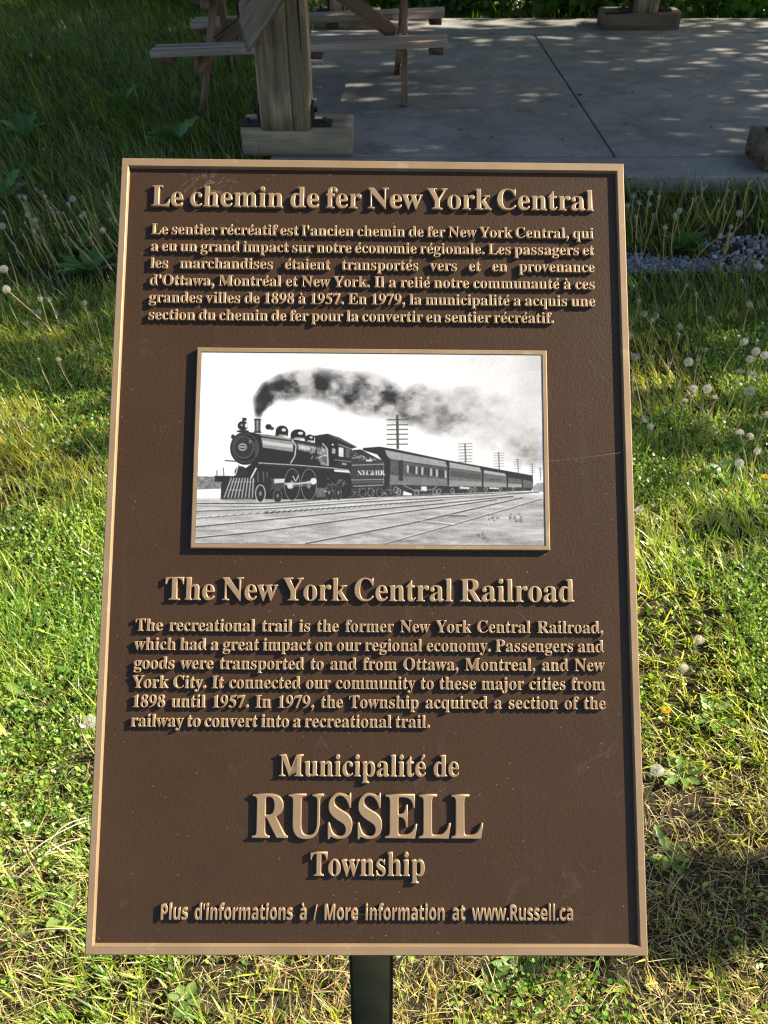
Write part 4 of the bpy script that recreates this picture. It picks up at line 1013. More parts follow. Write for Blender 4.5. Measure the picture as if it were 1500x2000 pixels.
# ------------------------------------------------------------------ vegetation
def in_slab(x, y, m=0.0): return (x > SLX0 - m) & (x < SLX1 + m) & (y > SLY0 - m) & (y < SLY1 + m)
def gravel_amt(x, y):
    wob = 0.10 * (fbm(x * 2.2, y * 2.2, 61, 3) - 0.5)
    a = 1 - np.abs(y - 3.53 - 0.04 * (x - 1) + wob) / (0.095 + 0.02 * np.clip(x - 1, 0, 3) + 0.05 * fbm(x * 3, y, 62, 2))
    b = np.clip((x - 0.25) / 0.25, 0, 1)
    spill = 1 - np.hypot((x - 1.72) / 0.30, (y - 3.72) / 0.16)
    return np.maximum(a * b, spill * 0.6)
DIRT = [(0.60, 0.92, 0.17, 0.10, 1.0), (-1.10, 3.40, 0.62, 0.20, 0.9), (0.72, 0.80, 0.22, 0.05, .7), (1.1, 2.35, 0.3, 0.06, .5), (1.9, 3.85, 0.9, 0.14, .7), (-0.25, 0.55, 0.3, 0.05, .5), (0.17, 0.60, 0.08, .05, .8), (1.6, 4.2, 1.3, 0.12, .55), (-0.62, 1.0, .1, .04, .7), (0.42, 0.62, .07, .05, .8), (-1.9, 3.3, .3, .1, .7), (-0.45, .75, .1, .05, .6)]
def dirt_amt(x, y):
    d = np.zeros_like(x)
    for cx, cy, rx, ry, a in DIRT:
        q = np.hypot((x - cx) / rx, (y - cy) / ry) + 0.7 * (fbm(x * 9, y * 9, 71, 3) - 0.5)
        d = np.maximum(d, a * np.clip(1.5 - q * 1.2, 0, 1))
    return d
def dryness(x, y):
    b = np.clip((1.12 - y) / 0.45, 0, 1) * 0.36 + 0.10
    d = np.clip(b + 1.0 * (fbm(x * 2.6, y * 2.6, 81, 4) - 0.52), 0, 1)
    return d * np.clip(1.0 - 1.6 * (y - 0.95), 0.35, 1.0)

def blade_mesh(name, P, L, Wd, head, lean, curl, cols, m, label, flat=None, cat="grass"):
    n = len(P)
    t = np.array([0.0, 0.38, 0.74, 1.0])
    hx, hy = np.cos(head), np.sin(head)
    tw = head + np.pi / 2 + rng.normal(0, 0.5, n)
    wx, wy = np.cos(tw), np.sin(tw)
    V = np.zeros((n, 7, 3), np.float32)
    for k in range(4):
        d = L * (lean * t[k] + curl * t[k] ** 2)
        hgt = L * (np.sqrt(np.clip(1 - np.minimum(lean, .98) ** 2, 0.03, 1)) * t[k] - 0.42 * curl * t[k] ** 2)
        cx = P[:, 0] + hx * d; cy = P[:, 1] + hy * d; cz = P[:, 2] + hgt
        ww = Wd * (0.75, 1.0, 0.7, 0)[k] * 0.5
        if k < 3:
            V[:, 2 * k] = np.stack([cx - wx * ww, cy - wy * ww, cz], -1)
            V[:, 2 * k + 1] = np.stack([cx + wx * ww, cy + wy * ww, cz], -1)
        else:
            V[:, 6] = np.stack([cx, cy, cz], -1)
    loc = np.array([0, 1, 3, 2, 2, 3, 5, 4, 4, 5, 6])
    F = (np.arange(n)[:, None] * 7 + loc[None]).ravel()
    sz = np.tile([4, 4, 3], n)
    C = np.repeat(cols[:, None, :], 7, 1).reshape(-1, 3)
    me = mesh_np(name, V.reshape(-1, 3), F, sz, True, C)
    o = link(name, me, m)
    tag(o, label, cat, kind="stuff")
    return o

def scatter(n, x0, x1, y0, y1):
    x = rng.uniform(x0, x1, n); y = rng.uniform(y0, y1, n)
    return x, y

def pick(cols, w, n):
    cols = np.array(cols); i = rng.choice(len(cols), n, p=np.array(w) / sum(w))
    return cols[i] * rng.uniform(0.8, 1.2, (n, 1)) * (1 + rng.normal(0, 0.05, (n, 3)))

GREENS = [(0.220, 0.320, 0.032), (0.345, 0.395, 0.040), (0.460, 0.475, 0.070), (0.105, 0.180, 0.030), (0.530, 0.465, 0.120)]
STRAW = [(0.52, 0.42, 0.18), (0.62, 0.53, 0.28), (0.36, 0.25, 0.11), (0.50, 0.46, 0.15)]

def lawn():
    # --- near lawn
    n = 430000
    x, y = scatter(n, -2.3, 2.5, 0.25, 3.1)
    lim = (np.abs(x) < 0.78 + 0.47 * y)
    dens = np.clip(0.62 + 2.0 * (fbm(x * 8, y * 8, 91, 3) - 0.44), 0.22, 1) * (1 - 0.92 * dirt_amt(x, y)) * (1 - 0.55 * np.clip(dryness(x, y) - 0.35, 0, 1) / .65)
    dens *= np.where(y < 1.6, 1.0, np.clip(1.0 - 0.18 * (y - 1.6), 0.6, 1))
    k = (rng.random(n) < dens) & lim & (rng.random(n) > 3.0 * gravel_amt(x, y))
    x, y = x[k], y[k]; n = len(x)
    # tufts: pull blades towards tuft centres
    tx = np.floor(x / 0.055) * 0.055 + 0.0275 + 0.02 * (smooth_noise(np.floor(x / 0.055) * 7.3, np.floor(y / 0.055) * 3.1, 5) - 0.5)
    ty = np.floor(y / 0.055) * 0.055 + 0.0275 + 0.02 * (smooth_noise(np.floor(x / 0.055) * 2.3, np.floor(y / 0.055) * 9.1, 6) - 0.5)
    pull = np.clip(rng.normal(0.42, 0.28, n), 0, 0.85)
    x = x + (tx - x) * pull; y = y + (ty - y) * pull
    dr = dryness(x, y)
    L = rng.gamma(5, 0.0076, n) * (0.5 + 1.0 * fbm(x * 4.2, y * 4.2, 101, 3)) * np.where(x > 0, 0.85, 1.12) * np.where(dr > 0.5, 0.8, 1.0) * np.where(y < 1.0, 0.66, 1.0)
    Wd = rng.uniform(0.0014, 0.0042, n)
    # blades lie over in locally common directions (mown, wind combed), leaning left and away on the left side
    hd = 2.3 + 5.0 * (fbm(x * 1.5, y * 1.5, 111, 2) - 0.5) + rng.normal(0, 0.9, n)
    lean = np.clip(rng.normal(0.48, 0.22, n), 0.05, 0.95)
    curl = np.clip(rng.normal(0.28, 0.2, n), 0, 0.9)
    P = np.stack([x, y, terrain(x, y) - 0.003], -1)
    c = pick(GREENS, (3, 3, 2.5, 2, 1.2), n)
    ys = pick(STRAW, (2, 1.5, 1, 2), n)
    isdry = rng.random(n) < np.clip(dr * 0.75 - 0.05, 0.03, 0.8)
    c[isdry] = ys[isdry]
    c = c * np.where((x > 0) & (y > 0.9), 1.14, 1.0)[:, None]      # fresher growth on the right hand side
    hue = fbm(x * 1.8, y * 1.8, 131, 3)[:, None]
    c = c * (1 + (hue - 0.5) * np.array([[0.9, 0.2, 0.3]]))
    blade_mesh("lawn_grass", P, L, Wd, hd, lean, curl, np.clip(c, 0.005, 0.8), M_GRASS, "sunlit mown grass of mixed green and yellow blades around the plaque")

    # --- fallen dry thatch
    n = 260000
    x, y = scatter(n, -1.9, 2.1, 0.25, 2.3)
    k = (rng.random(n) < np.clip(dryness(x, y) * 1.1 + 0.06, 0, 1)) & (np.abs(x) < 0.75 + 0.45 * y) & (rng.random(n) > 0.45 * dirt_amt(x, y))
    x, y = x[k], y[k]; n = len(x)
    P = np.stack([x, y, terrain(x, y) + rng.uniform(0.001, 0.020, n)], -1)
    c = pick(STRAW + [(0.16, 0.11, 0.06)], (2, 1.5, 2, 1, 1.6), n)
    blade_mesh("dry_thatch", P, rng.gamma(4, 0.0062, n), rng.uniform(0.0006, 0.0017, n), rng.uniform(0, 6.28, n), np.clip(rng.normal(0.85, 0.16, n), 0.2, 0.985), rng.normal(0.25, 0.45, n), c, M_DRY, "straw coloured dead grass lying between the living blades", cat="dry grass")

    # --- far lawn, longer and rougher
    n = 210000
    u = rng.random(n)
    y = 2.9 + 7.4 * u ** 1.25
    x = rng.uniform(-1, 1, n) * (1.6 + 0.56 * y)
    dens = np.clip(0.75 + 1.0 * (fbm(x * 2.5, y * 2.5, 141, 3) - 0.45), 0.2, 1) * (1 - 0.93 * dirt_amt(x, y))
    k = (rng.random(n) < dens) & ~in_slab(x, y, 0.01) & (rng.random(n) > 3.0 * gravel_amt(x, y))
    x, y = x[k], y[k]; n = len(x)
    L = rng.gamma(6, 0.011, n) * (0.7 + 0.9 * fbm(x * 1.7, y * 1.7, 151, 3)) * np.where((y > 4.1) & (x > 0.5), 0.9, 1.0) * (1 + 0.06 * (y - 3))
    Wd = rng.uniform(0.0022, 0.0055, n) * (1 + 0.08 * (y - 3))
    hd = 2.6 + 4.0 * (fbm(x * 1.1, y * 1.1, 161, 2) - 0.5) + rng.normal(0, 1.0, n)
    P = np.stack([x, y, terrain(x, y) - 0.003], -1)
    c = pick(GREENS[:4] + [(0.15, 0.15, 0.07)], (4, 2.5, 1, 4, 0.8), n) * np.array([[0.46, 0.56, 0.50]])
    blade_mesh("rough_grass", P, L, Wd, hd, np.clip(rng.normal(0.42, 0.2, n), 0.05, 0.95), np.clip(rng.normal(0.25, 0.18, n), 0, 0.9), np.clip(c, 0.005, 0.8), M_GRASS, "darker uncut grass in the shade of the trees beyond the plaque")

    # --- thin dry flower stalks left standing among the rough grass
    n = 1500
    y = rng.uniform(2.1, 5.2, n); x = rng.uniform(-1, 1, n) * (0.6 + 0.46 * y)
    k = ~in_slab(x, y, 0.02) & (fbm(x * 1.6, y * 1.6, 171, 2) > 0.46)
    x, y = x[k], y[k]; n = len(x)
    P = np.stack([x, y, terrain(x, y)], -1)
    c = pick([(0.30, 0.25, 0.13), (0.22, 0.22, 0.08), (0.38, 0.33, 0.20)], (1, 1, 1), n)
    blade_mesh("dry_stalk", P, rng.uniform(0.12, 0.26, n), rng.uniform(0.002, 0.0034, n), rng.normal(2.6, 0.7, n), np.clip(rng.normal(0.42, 0.2, n), 0.05, 0.9), rng.normal(0.08, 0.14, n), c, M_DRY, "thin straw coloured stalks standing in the rough grass", cat="dry grass")

    # --- clover and other small round leaves
    n = 420000
    x, y = scatter(n, -1.9, 2.2, 0.35, 3.0)
    dens = np.clip((fbm(x * 4.0, y * 4.0, 181, 3) - 0.40) * 5, 0.05, 1) * np.where(x > 0, 1.0, 0.6) * np.where(y < 0.85, 0.35, 1) * (1 - dirt_amt(x, y))
    k = (rng.random(n) < dens) & (np.abs(x) < 0.75 + 0.45 * y)
    x, y = x[k], y[k]; n = len(x)
    r = rng.uniform(0.0017, 0.0044, n); zc = terrain(x, y) + rng.uniform(0.010, 0.045, n)
    ang = np.linspace(0, 2 * np.pi, 6, endpoint=False)
    til = rng.normal(0, 0.75, (n, 2)); rot = rng.uniform(0, 6.28, n)
    V = np.zeros((n, 6, 3))
    for j, a in enumerate(ang):
        lx = r * np.cos(a) * 1.15; ly = r * np.sin(a) * 0.9
        gx = lx * np.cos(rot) - ly * np.sin(rot); gy = lx * np.sin(rot) + ly * np.cos(rot)
        V[:, j] = np.stack([x + gx, y + gy, zc + gx * til[:, 0] + gy * til[:, 1]], -1)
    c = pick([(0.125, 0.250, 0.032), (0.20, 0.33, 0.042), (0.30, 0.42, 0.07), (0.065, 0.135, 0.034)], (3, 3, 1.5, 2), n)
    me = mesh_np("clover", V.reshape(-1, 3), np.arange(n * 6), np.full(n, 6), False, np.repeat(c, 6, 0))
    tag(link("clover", me, M_CLOVER), "small round green leaves creeping through the sunlit grass", "clover", kind="stuff")
lawn()

# gravel
def build_gravel():
    bm = bmesh.new(); bmesh.ops.create_icosphere(bm, subdivisions=1, radius=1.0)
    bv = np.array([v.co for v in bm.verts]); bf = np.array([[v.index for v in f.verts] for f in bm.faces]); bm.free()
    n = 60000
    x = rng.uniform(0.2, 3.6, n); y = rng.uniform(3.2, 4.05, n)
    k = rng.random(n) < np.clip(gravel_amt(x, y) * 1.6, 0, 1) * np.clip(0.25 + 2.4 * (fbm(x * 5, y * 7, 63, 3) - 0.32), 0, 1)
    x, y = x[k], y[k]; n = len(x)
    s = rng.gamma(4, 0.0013, n)[:, None] * rng.uniform(0.6, 1.3, (n, 3))
    V = bv[None] * (1 + rng.normal(0, 0.16, (n, len(bv), 1))) * s[:, None, :]
    a = rng.uniform(0, 6.28, n); ca, sa = np.cos(a)[:, None], np.sin(a)[:, None]
    V = np.stack([V[..., 0] * ca - V[..., 1] * sa, V[..., 0] * sa + V[..., 1] * ca, V[..., 2]], -1)
    V += np.stack([x, y, terrain(x, y) + rng.uniform(0.0, 0.012, n)], -1)[:, None]
    F = (bf[None] + (np.arange(n) * len(bv))[:, None, None]).ravel()
    c = pick([(0.21, 0.215, 0.24), (0.28, 0.285, 0.31), (0.13, 0.135, 0.16), (0.42, 0.42, 0.43), (0.18, 0.16, 0.14)], (4, 3, 3, 0.8, 0.6), n)
    me = mesh_np("gravel", V.reshape(-1, 3), F, np.full(n * len(bf), 3), False, np.repeat(c, len(bv), 0))
    tag(link("gravel", me, M_STONE), "strip of crushed blue grey gravel between grass and slab", "gravel", kind="stuff")
build_gravel()

# ---- dandelions
def stem_piece(bag, H_, lean, bend, r0=0.0027, r1=0.0019, col=(0.30, 0.26, 0.09)):
    t = np.linspace(0, 1, 8)
    path = np.stack([lean * t + bend * np.sin(np.pi * t), 0.3 * bend * np.sin(2 * np.pi * t), H_ * t], -1)
    V, F, sz = tube_np(path, np.linspace(r0, r1, 8), 6)
    c = np.array(col)[None] * (1 + 0.25 * (np.repeat(t, 6)[:, None] - 0.5) * np.array([[-0.6, 0.4, 0]]))
    bag.add(V, F, sz, c)
    return np.array([lean, 0, H_])

def ball(bag, c, r, col, sx=1, sz_=1, sub=2):
    bm = bmesh.new(); bmesh.ops.create_icosphere(bm, subdivisions=sub, radius=1.0)
    v = np.array([q.co for q in bm.verts]) * np.array([r * sx, r * sx, r * sz_]) + c
    f = [i.index for p in bm.faces for i in p.verts]
    bag.add(v, f, [3] * len(bm.faces), col); bm.free()

def filament(bag, c, d, r_in, r_out, rp, r_, col, spokes=6, wd=0.00036):
    d = np.array(d) / np.linalg.norm(d)
    a = np.cross(d, [0.3, 0.5, 0.81]); a /= np.linalg.norm(a); b_ = np.cross(d, a)
    p0, p1 = c + d * r_in, c + d * r_out
    w_ = a * wd * 0.45
    bag.add([p0 - w_, p0 + w_, p1 + w_, p1 - w_], [0, 1, 2, 3], [4], np.array(col) * 0.8)
    o = r_.uniform(0, 6.28)
    V = []; F = []
    for k in range(spokes):
        an = o + k * 2 * math.pi / spokes
        e = p1 + (a * math.cos(an) + b_ * math.sin(an)) * rp + d * rp * 0.42
        s = (-a * math.sin(an) + b_ * math.cos(an)) * wd * 0.5
        V += [p1 - s * .5, p1 + s * .5, e + s, e - s]; F += [4 * k, 4 * k + 1, 4 * k + 2, 4 * k + 3]
    bag.add(V, F, [4] * spokes, col)

def sphere_dirs(n, r_):
    i = np.arange(n) + 0.5
    ph = np.arccos(1 - 2 * i / n); th = np.pi * (1 + 5 ** 0.5) * i
    d = np.stack([np.cos(th) * np.sin(ph), np.sin(th) * np.sin(ph), np.cos(ph)], -1)
    return d + r_.normal(0, 0.07, d.shape)

WHITE = (0.62, 0.60, 0.54)
def head_mesh(kind, seed):
    r_ = np.random.default_rng(seed)
    bag = Bag(); o = np.zeros(3)
    if kind == "round":
        ball(bag, o, 0.0042, (0.20, 0.16, 0.09))
        for d in sphere_dirs(125, r_):
            if d[2] < -0.9: continue
            filament(bag, o, d, 0.004, 0.0125, 0.0050, r_, WHITE)
    elif kind == "ragged":
        ball(bag, o, 0.0040, (0.42, 0.38, 0.28), 1, 0.7)
        ax = r_.normal(0, 1, 3)
        for d in sphere_dirs(130, r_):
            if d @ ax > -0.15 * np.linalg.norm(ax) and r_.random() < 0.85: continue
            dd = d + r_.normal(0, 0.25, 3) + np.array([0, 0, -0.25])
            filament(bag, o, dd, 0.003, 0.011 + r_.uniform(-0.003, 0.002), 0.0052, r_, WHITE)
    elif kind == "bare":
        ball(bag, o, 0.0052, (0.60, 0.56, 0.46), 1, 0.55)
        for k in range(9):
            a = k * 0.7
            e = np.array([math.cos(a) * 0.007, math.sin(a) * 0.007, -0.008])
            s = np.array([-math.sin(a), math.cos(a), 0]) * 0.0012
            p = np.array([math.cos(a) * 0.004, math.sin(a) * 0.004, -0.001])
            bag.add([p - s, p + s, e], [0, 1, 2], [3], (0.30, 0.28, 0.15))
        for d in sphere_dirs(16, r_):
            if r_.random() < 0.6: filament(bag, o, d + np.array([0, 0, -0.2]), 0.004, 0.010, 0.0045, r_, WHITE)
    elif kind == "tuft":                       # half closed, creamy tuft
        ball(bag, o + np.array([0, 0, -0.004]), 0.0050, (0.16, 0.17, 0.07), 1, 1.3)
        for d in sphere_dirs(190, r_):
            if d[2] < 0.1: continue
            dd = d * np.array([0.75, 0.75, 1.0])
            filament(bag, o, dd, 0.002, 0.011 + r_.uniform(-0.002, 0.002), 0.0030, r_, (0.74, 0.68, 0.52))
    elif kind == "bud":
        ball(bag, o, 0.0048, (0.23, 0.20, 0.09), 1, 1.7)
        ball(bag, o + np.array([0, 0, 0.007]), 0.0028, (0.62, 0.58, 0.45), 1, 1.1)
    elif kind == "flower":
        ball(bag, o, 0.005, (0.12, 0.18, 0.04), 1, 0.8)
        for k in range(70):
            a = k * 2.4; rr = 0.012 * math.sqrt((k + 8) / 78)
            e = np.array([math.cos(a) * rr, math.sin(a) * rr, 0.006 - rr * 0.2]); s = np.array([-math.sin(a), math.cos(a), 0]) * 0.0014
            p = np.array([math.cos(a) * 0.001, math.sin(a) * 0.001, 0.003])
            bag.add([p - s * .4, p + s * .4, e + s, e - s], [0, 1, 2, 3], [4], (0.72, 0.50, 0.02))
    return bag.mesh("seed_head")

# (pixel-measured places turned into metres beforehand): x, y of the foot are derived from head x, y, z and the lean of the stem
KIND_LABEL = {"round": "round white dandelion clock", "ragged": "half blown dandelion seed head", "bare": "bare dandelion stalk with button top",
              "tuft": "creamy half closed dandelion tuft", "bud": "closed brown dandelion bud", "flower": "yellow dandelion flower"}
protos = {}
def build_dandelions():
    stem_variants = [(0.03, 0.010, (0.40, 0.33, 0.13)), (0.07, -0.012, (0.34, 0.33, 0.11)), (0.10, 0.02, (0.46, 0.36, 0.17)), (0.015, 0.006, (0.32, 0.29, 0.10)), (0.13, -0.02, (0.42, 0.29, 0.15))]
    stems = []
    for le, be, co in stem_variants:
        b_ = Bag(); stem_piece(b_, 0.20, le, be, col=co); stems.append((b_.mesh("stem", True), le))
    heads = {k: [head_mesh(k, 10 * i + j) for j in range(3 if k in ("ragged", "bare") else 2)] for i, k in enumerate(KIND_LABEL)}
    for k in heads:
        for me in heads[k]: me.materials.append(M_FLUFF)
    for me, _ in stems: me.materials.append(M_STEM)
    r_ = random.Random(5)
    for i, (hx, hy, hz, kind, zone, special) in enumerate(DANDELIONS):
        sv = r_.randrange(5)
        sme, le = stems[sv]
        sc = max(hz, 0.03) / 0.20
        leaning = {"left": math.pi - 0.5 + r_.uniform(-0.5, 0.5), "right": r_.uniform(-1.0, 4.0)}[zone if zone in ("left", "right") else "right"]
        fx, fy = hx - math.cos(leaning) * le * sc, hy - math.sin(leaning) * le * sc
        gz = tz(fx, fy)
        if in_slab(np.float64(fx), np.float64(fy), 0.01): fy = SLY0 - 0.02; gz = tz(fx, fy)
        root = empty("dandelion", (fx, fy, gz - 0.002), leaning)
        root.scale = (sc, sc, sc)
        st = bpy.data.objects.new("stem", sme); COL.objects.link(st); st.parent = root
        hd = bpy.data.objects.new("flower_head" if kind == "flower" else "bud" if kind == "bud" else "seed_head", r_.choice(heads[kind])); COL.objects.link(hd); hd.parent = root
        hd.location = (le, 0, 0.20)
        hs = r_.uniform(0.80, 1.0) * (0.82 if hx < 0 and kind in ("ragged", "bare") else 1.0) / sc
        hd.scale = (hs, hs, hs)
        hd.rotation_euler = (r_.uniform(-0.3, 0.3), r_.uniform(-0.2, 0.5), r_.uniform(0, 6.28))
        where = {"left": "in the shaded grass left of the plaque", "right": "in the grass right of the plaque"}
        if special:
            tag(root, KIND_LABEL[kind] + " " + special, "dandelion", "dandelions gone to seed")
        else:
            sun_ = "low sunlit" if hy < 2.35 else "shaded"
            tag(root, f"{KIND_LABEL[kind]} in {sun_} grass {'left' if hx < 0 else 'right'} of the plaque" + (" by the slab" if hy > 3.9 and hx > 0 else ""), "dandelion",
                f"{kind} dandelions, {sun_} grass, {'left' if hx < 0 else 'right'}{', by the slab' if hy > 3.9 and hx > 0 else ''}")
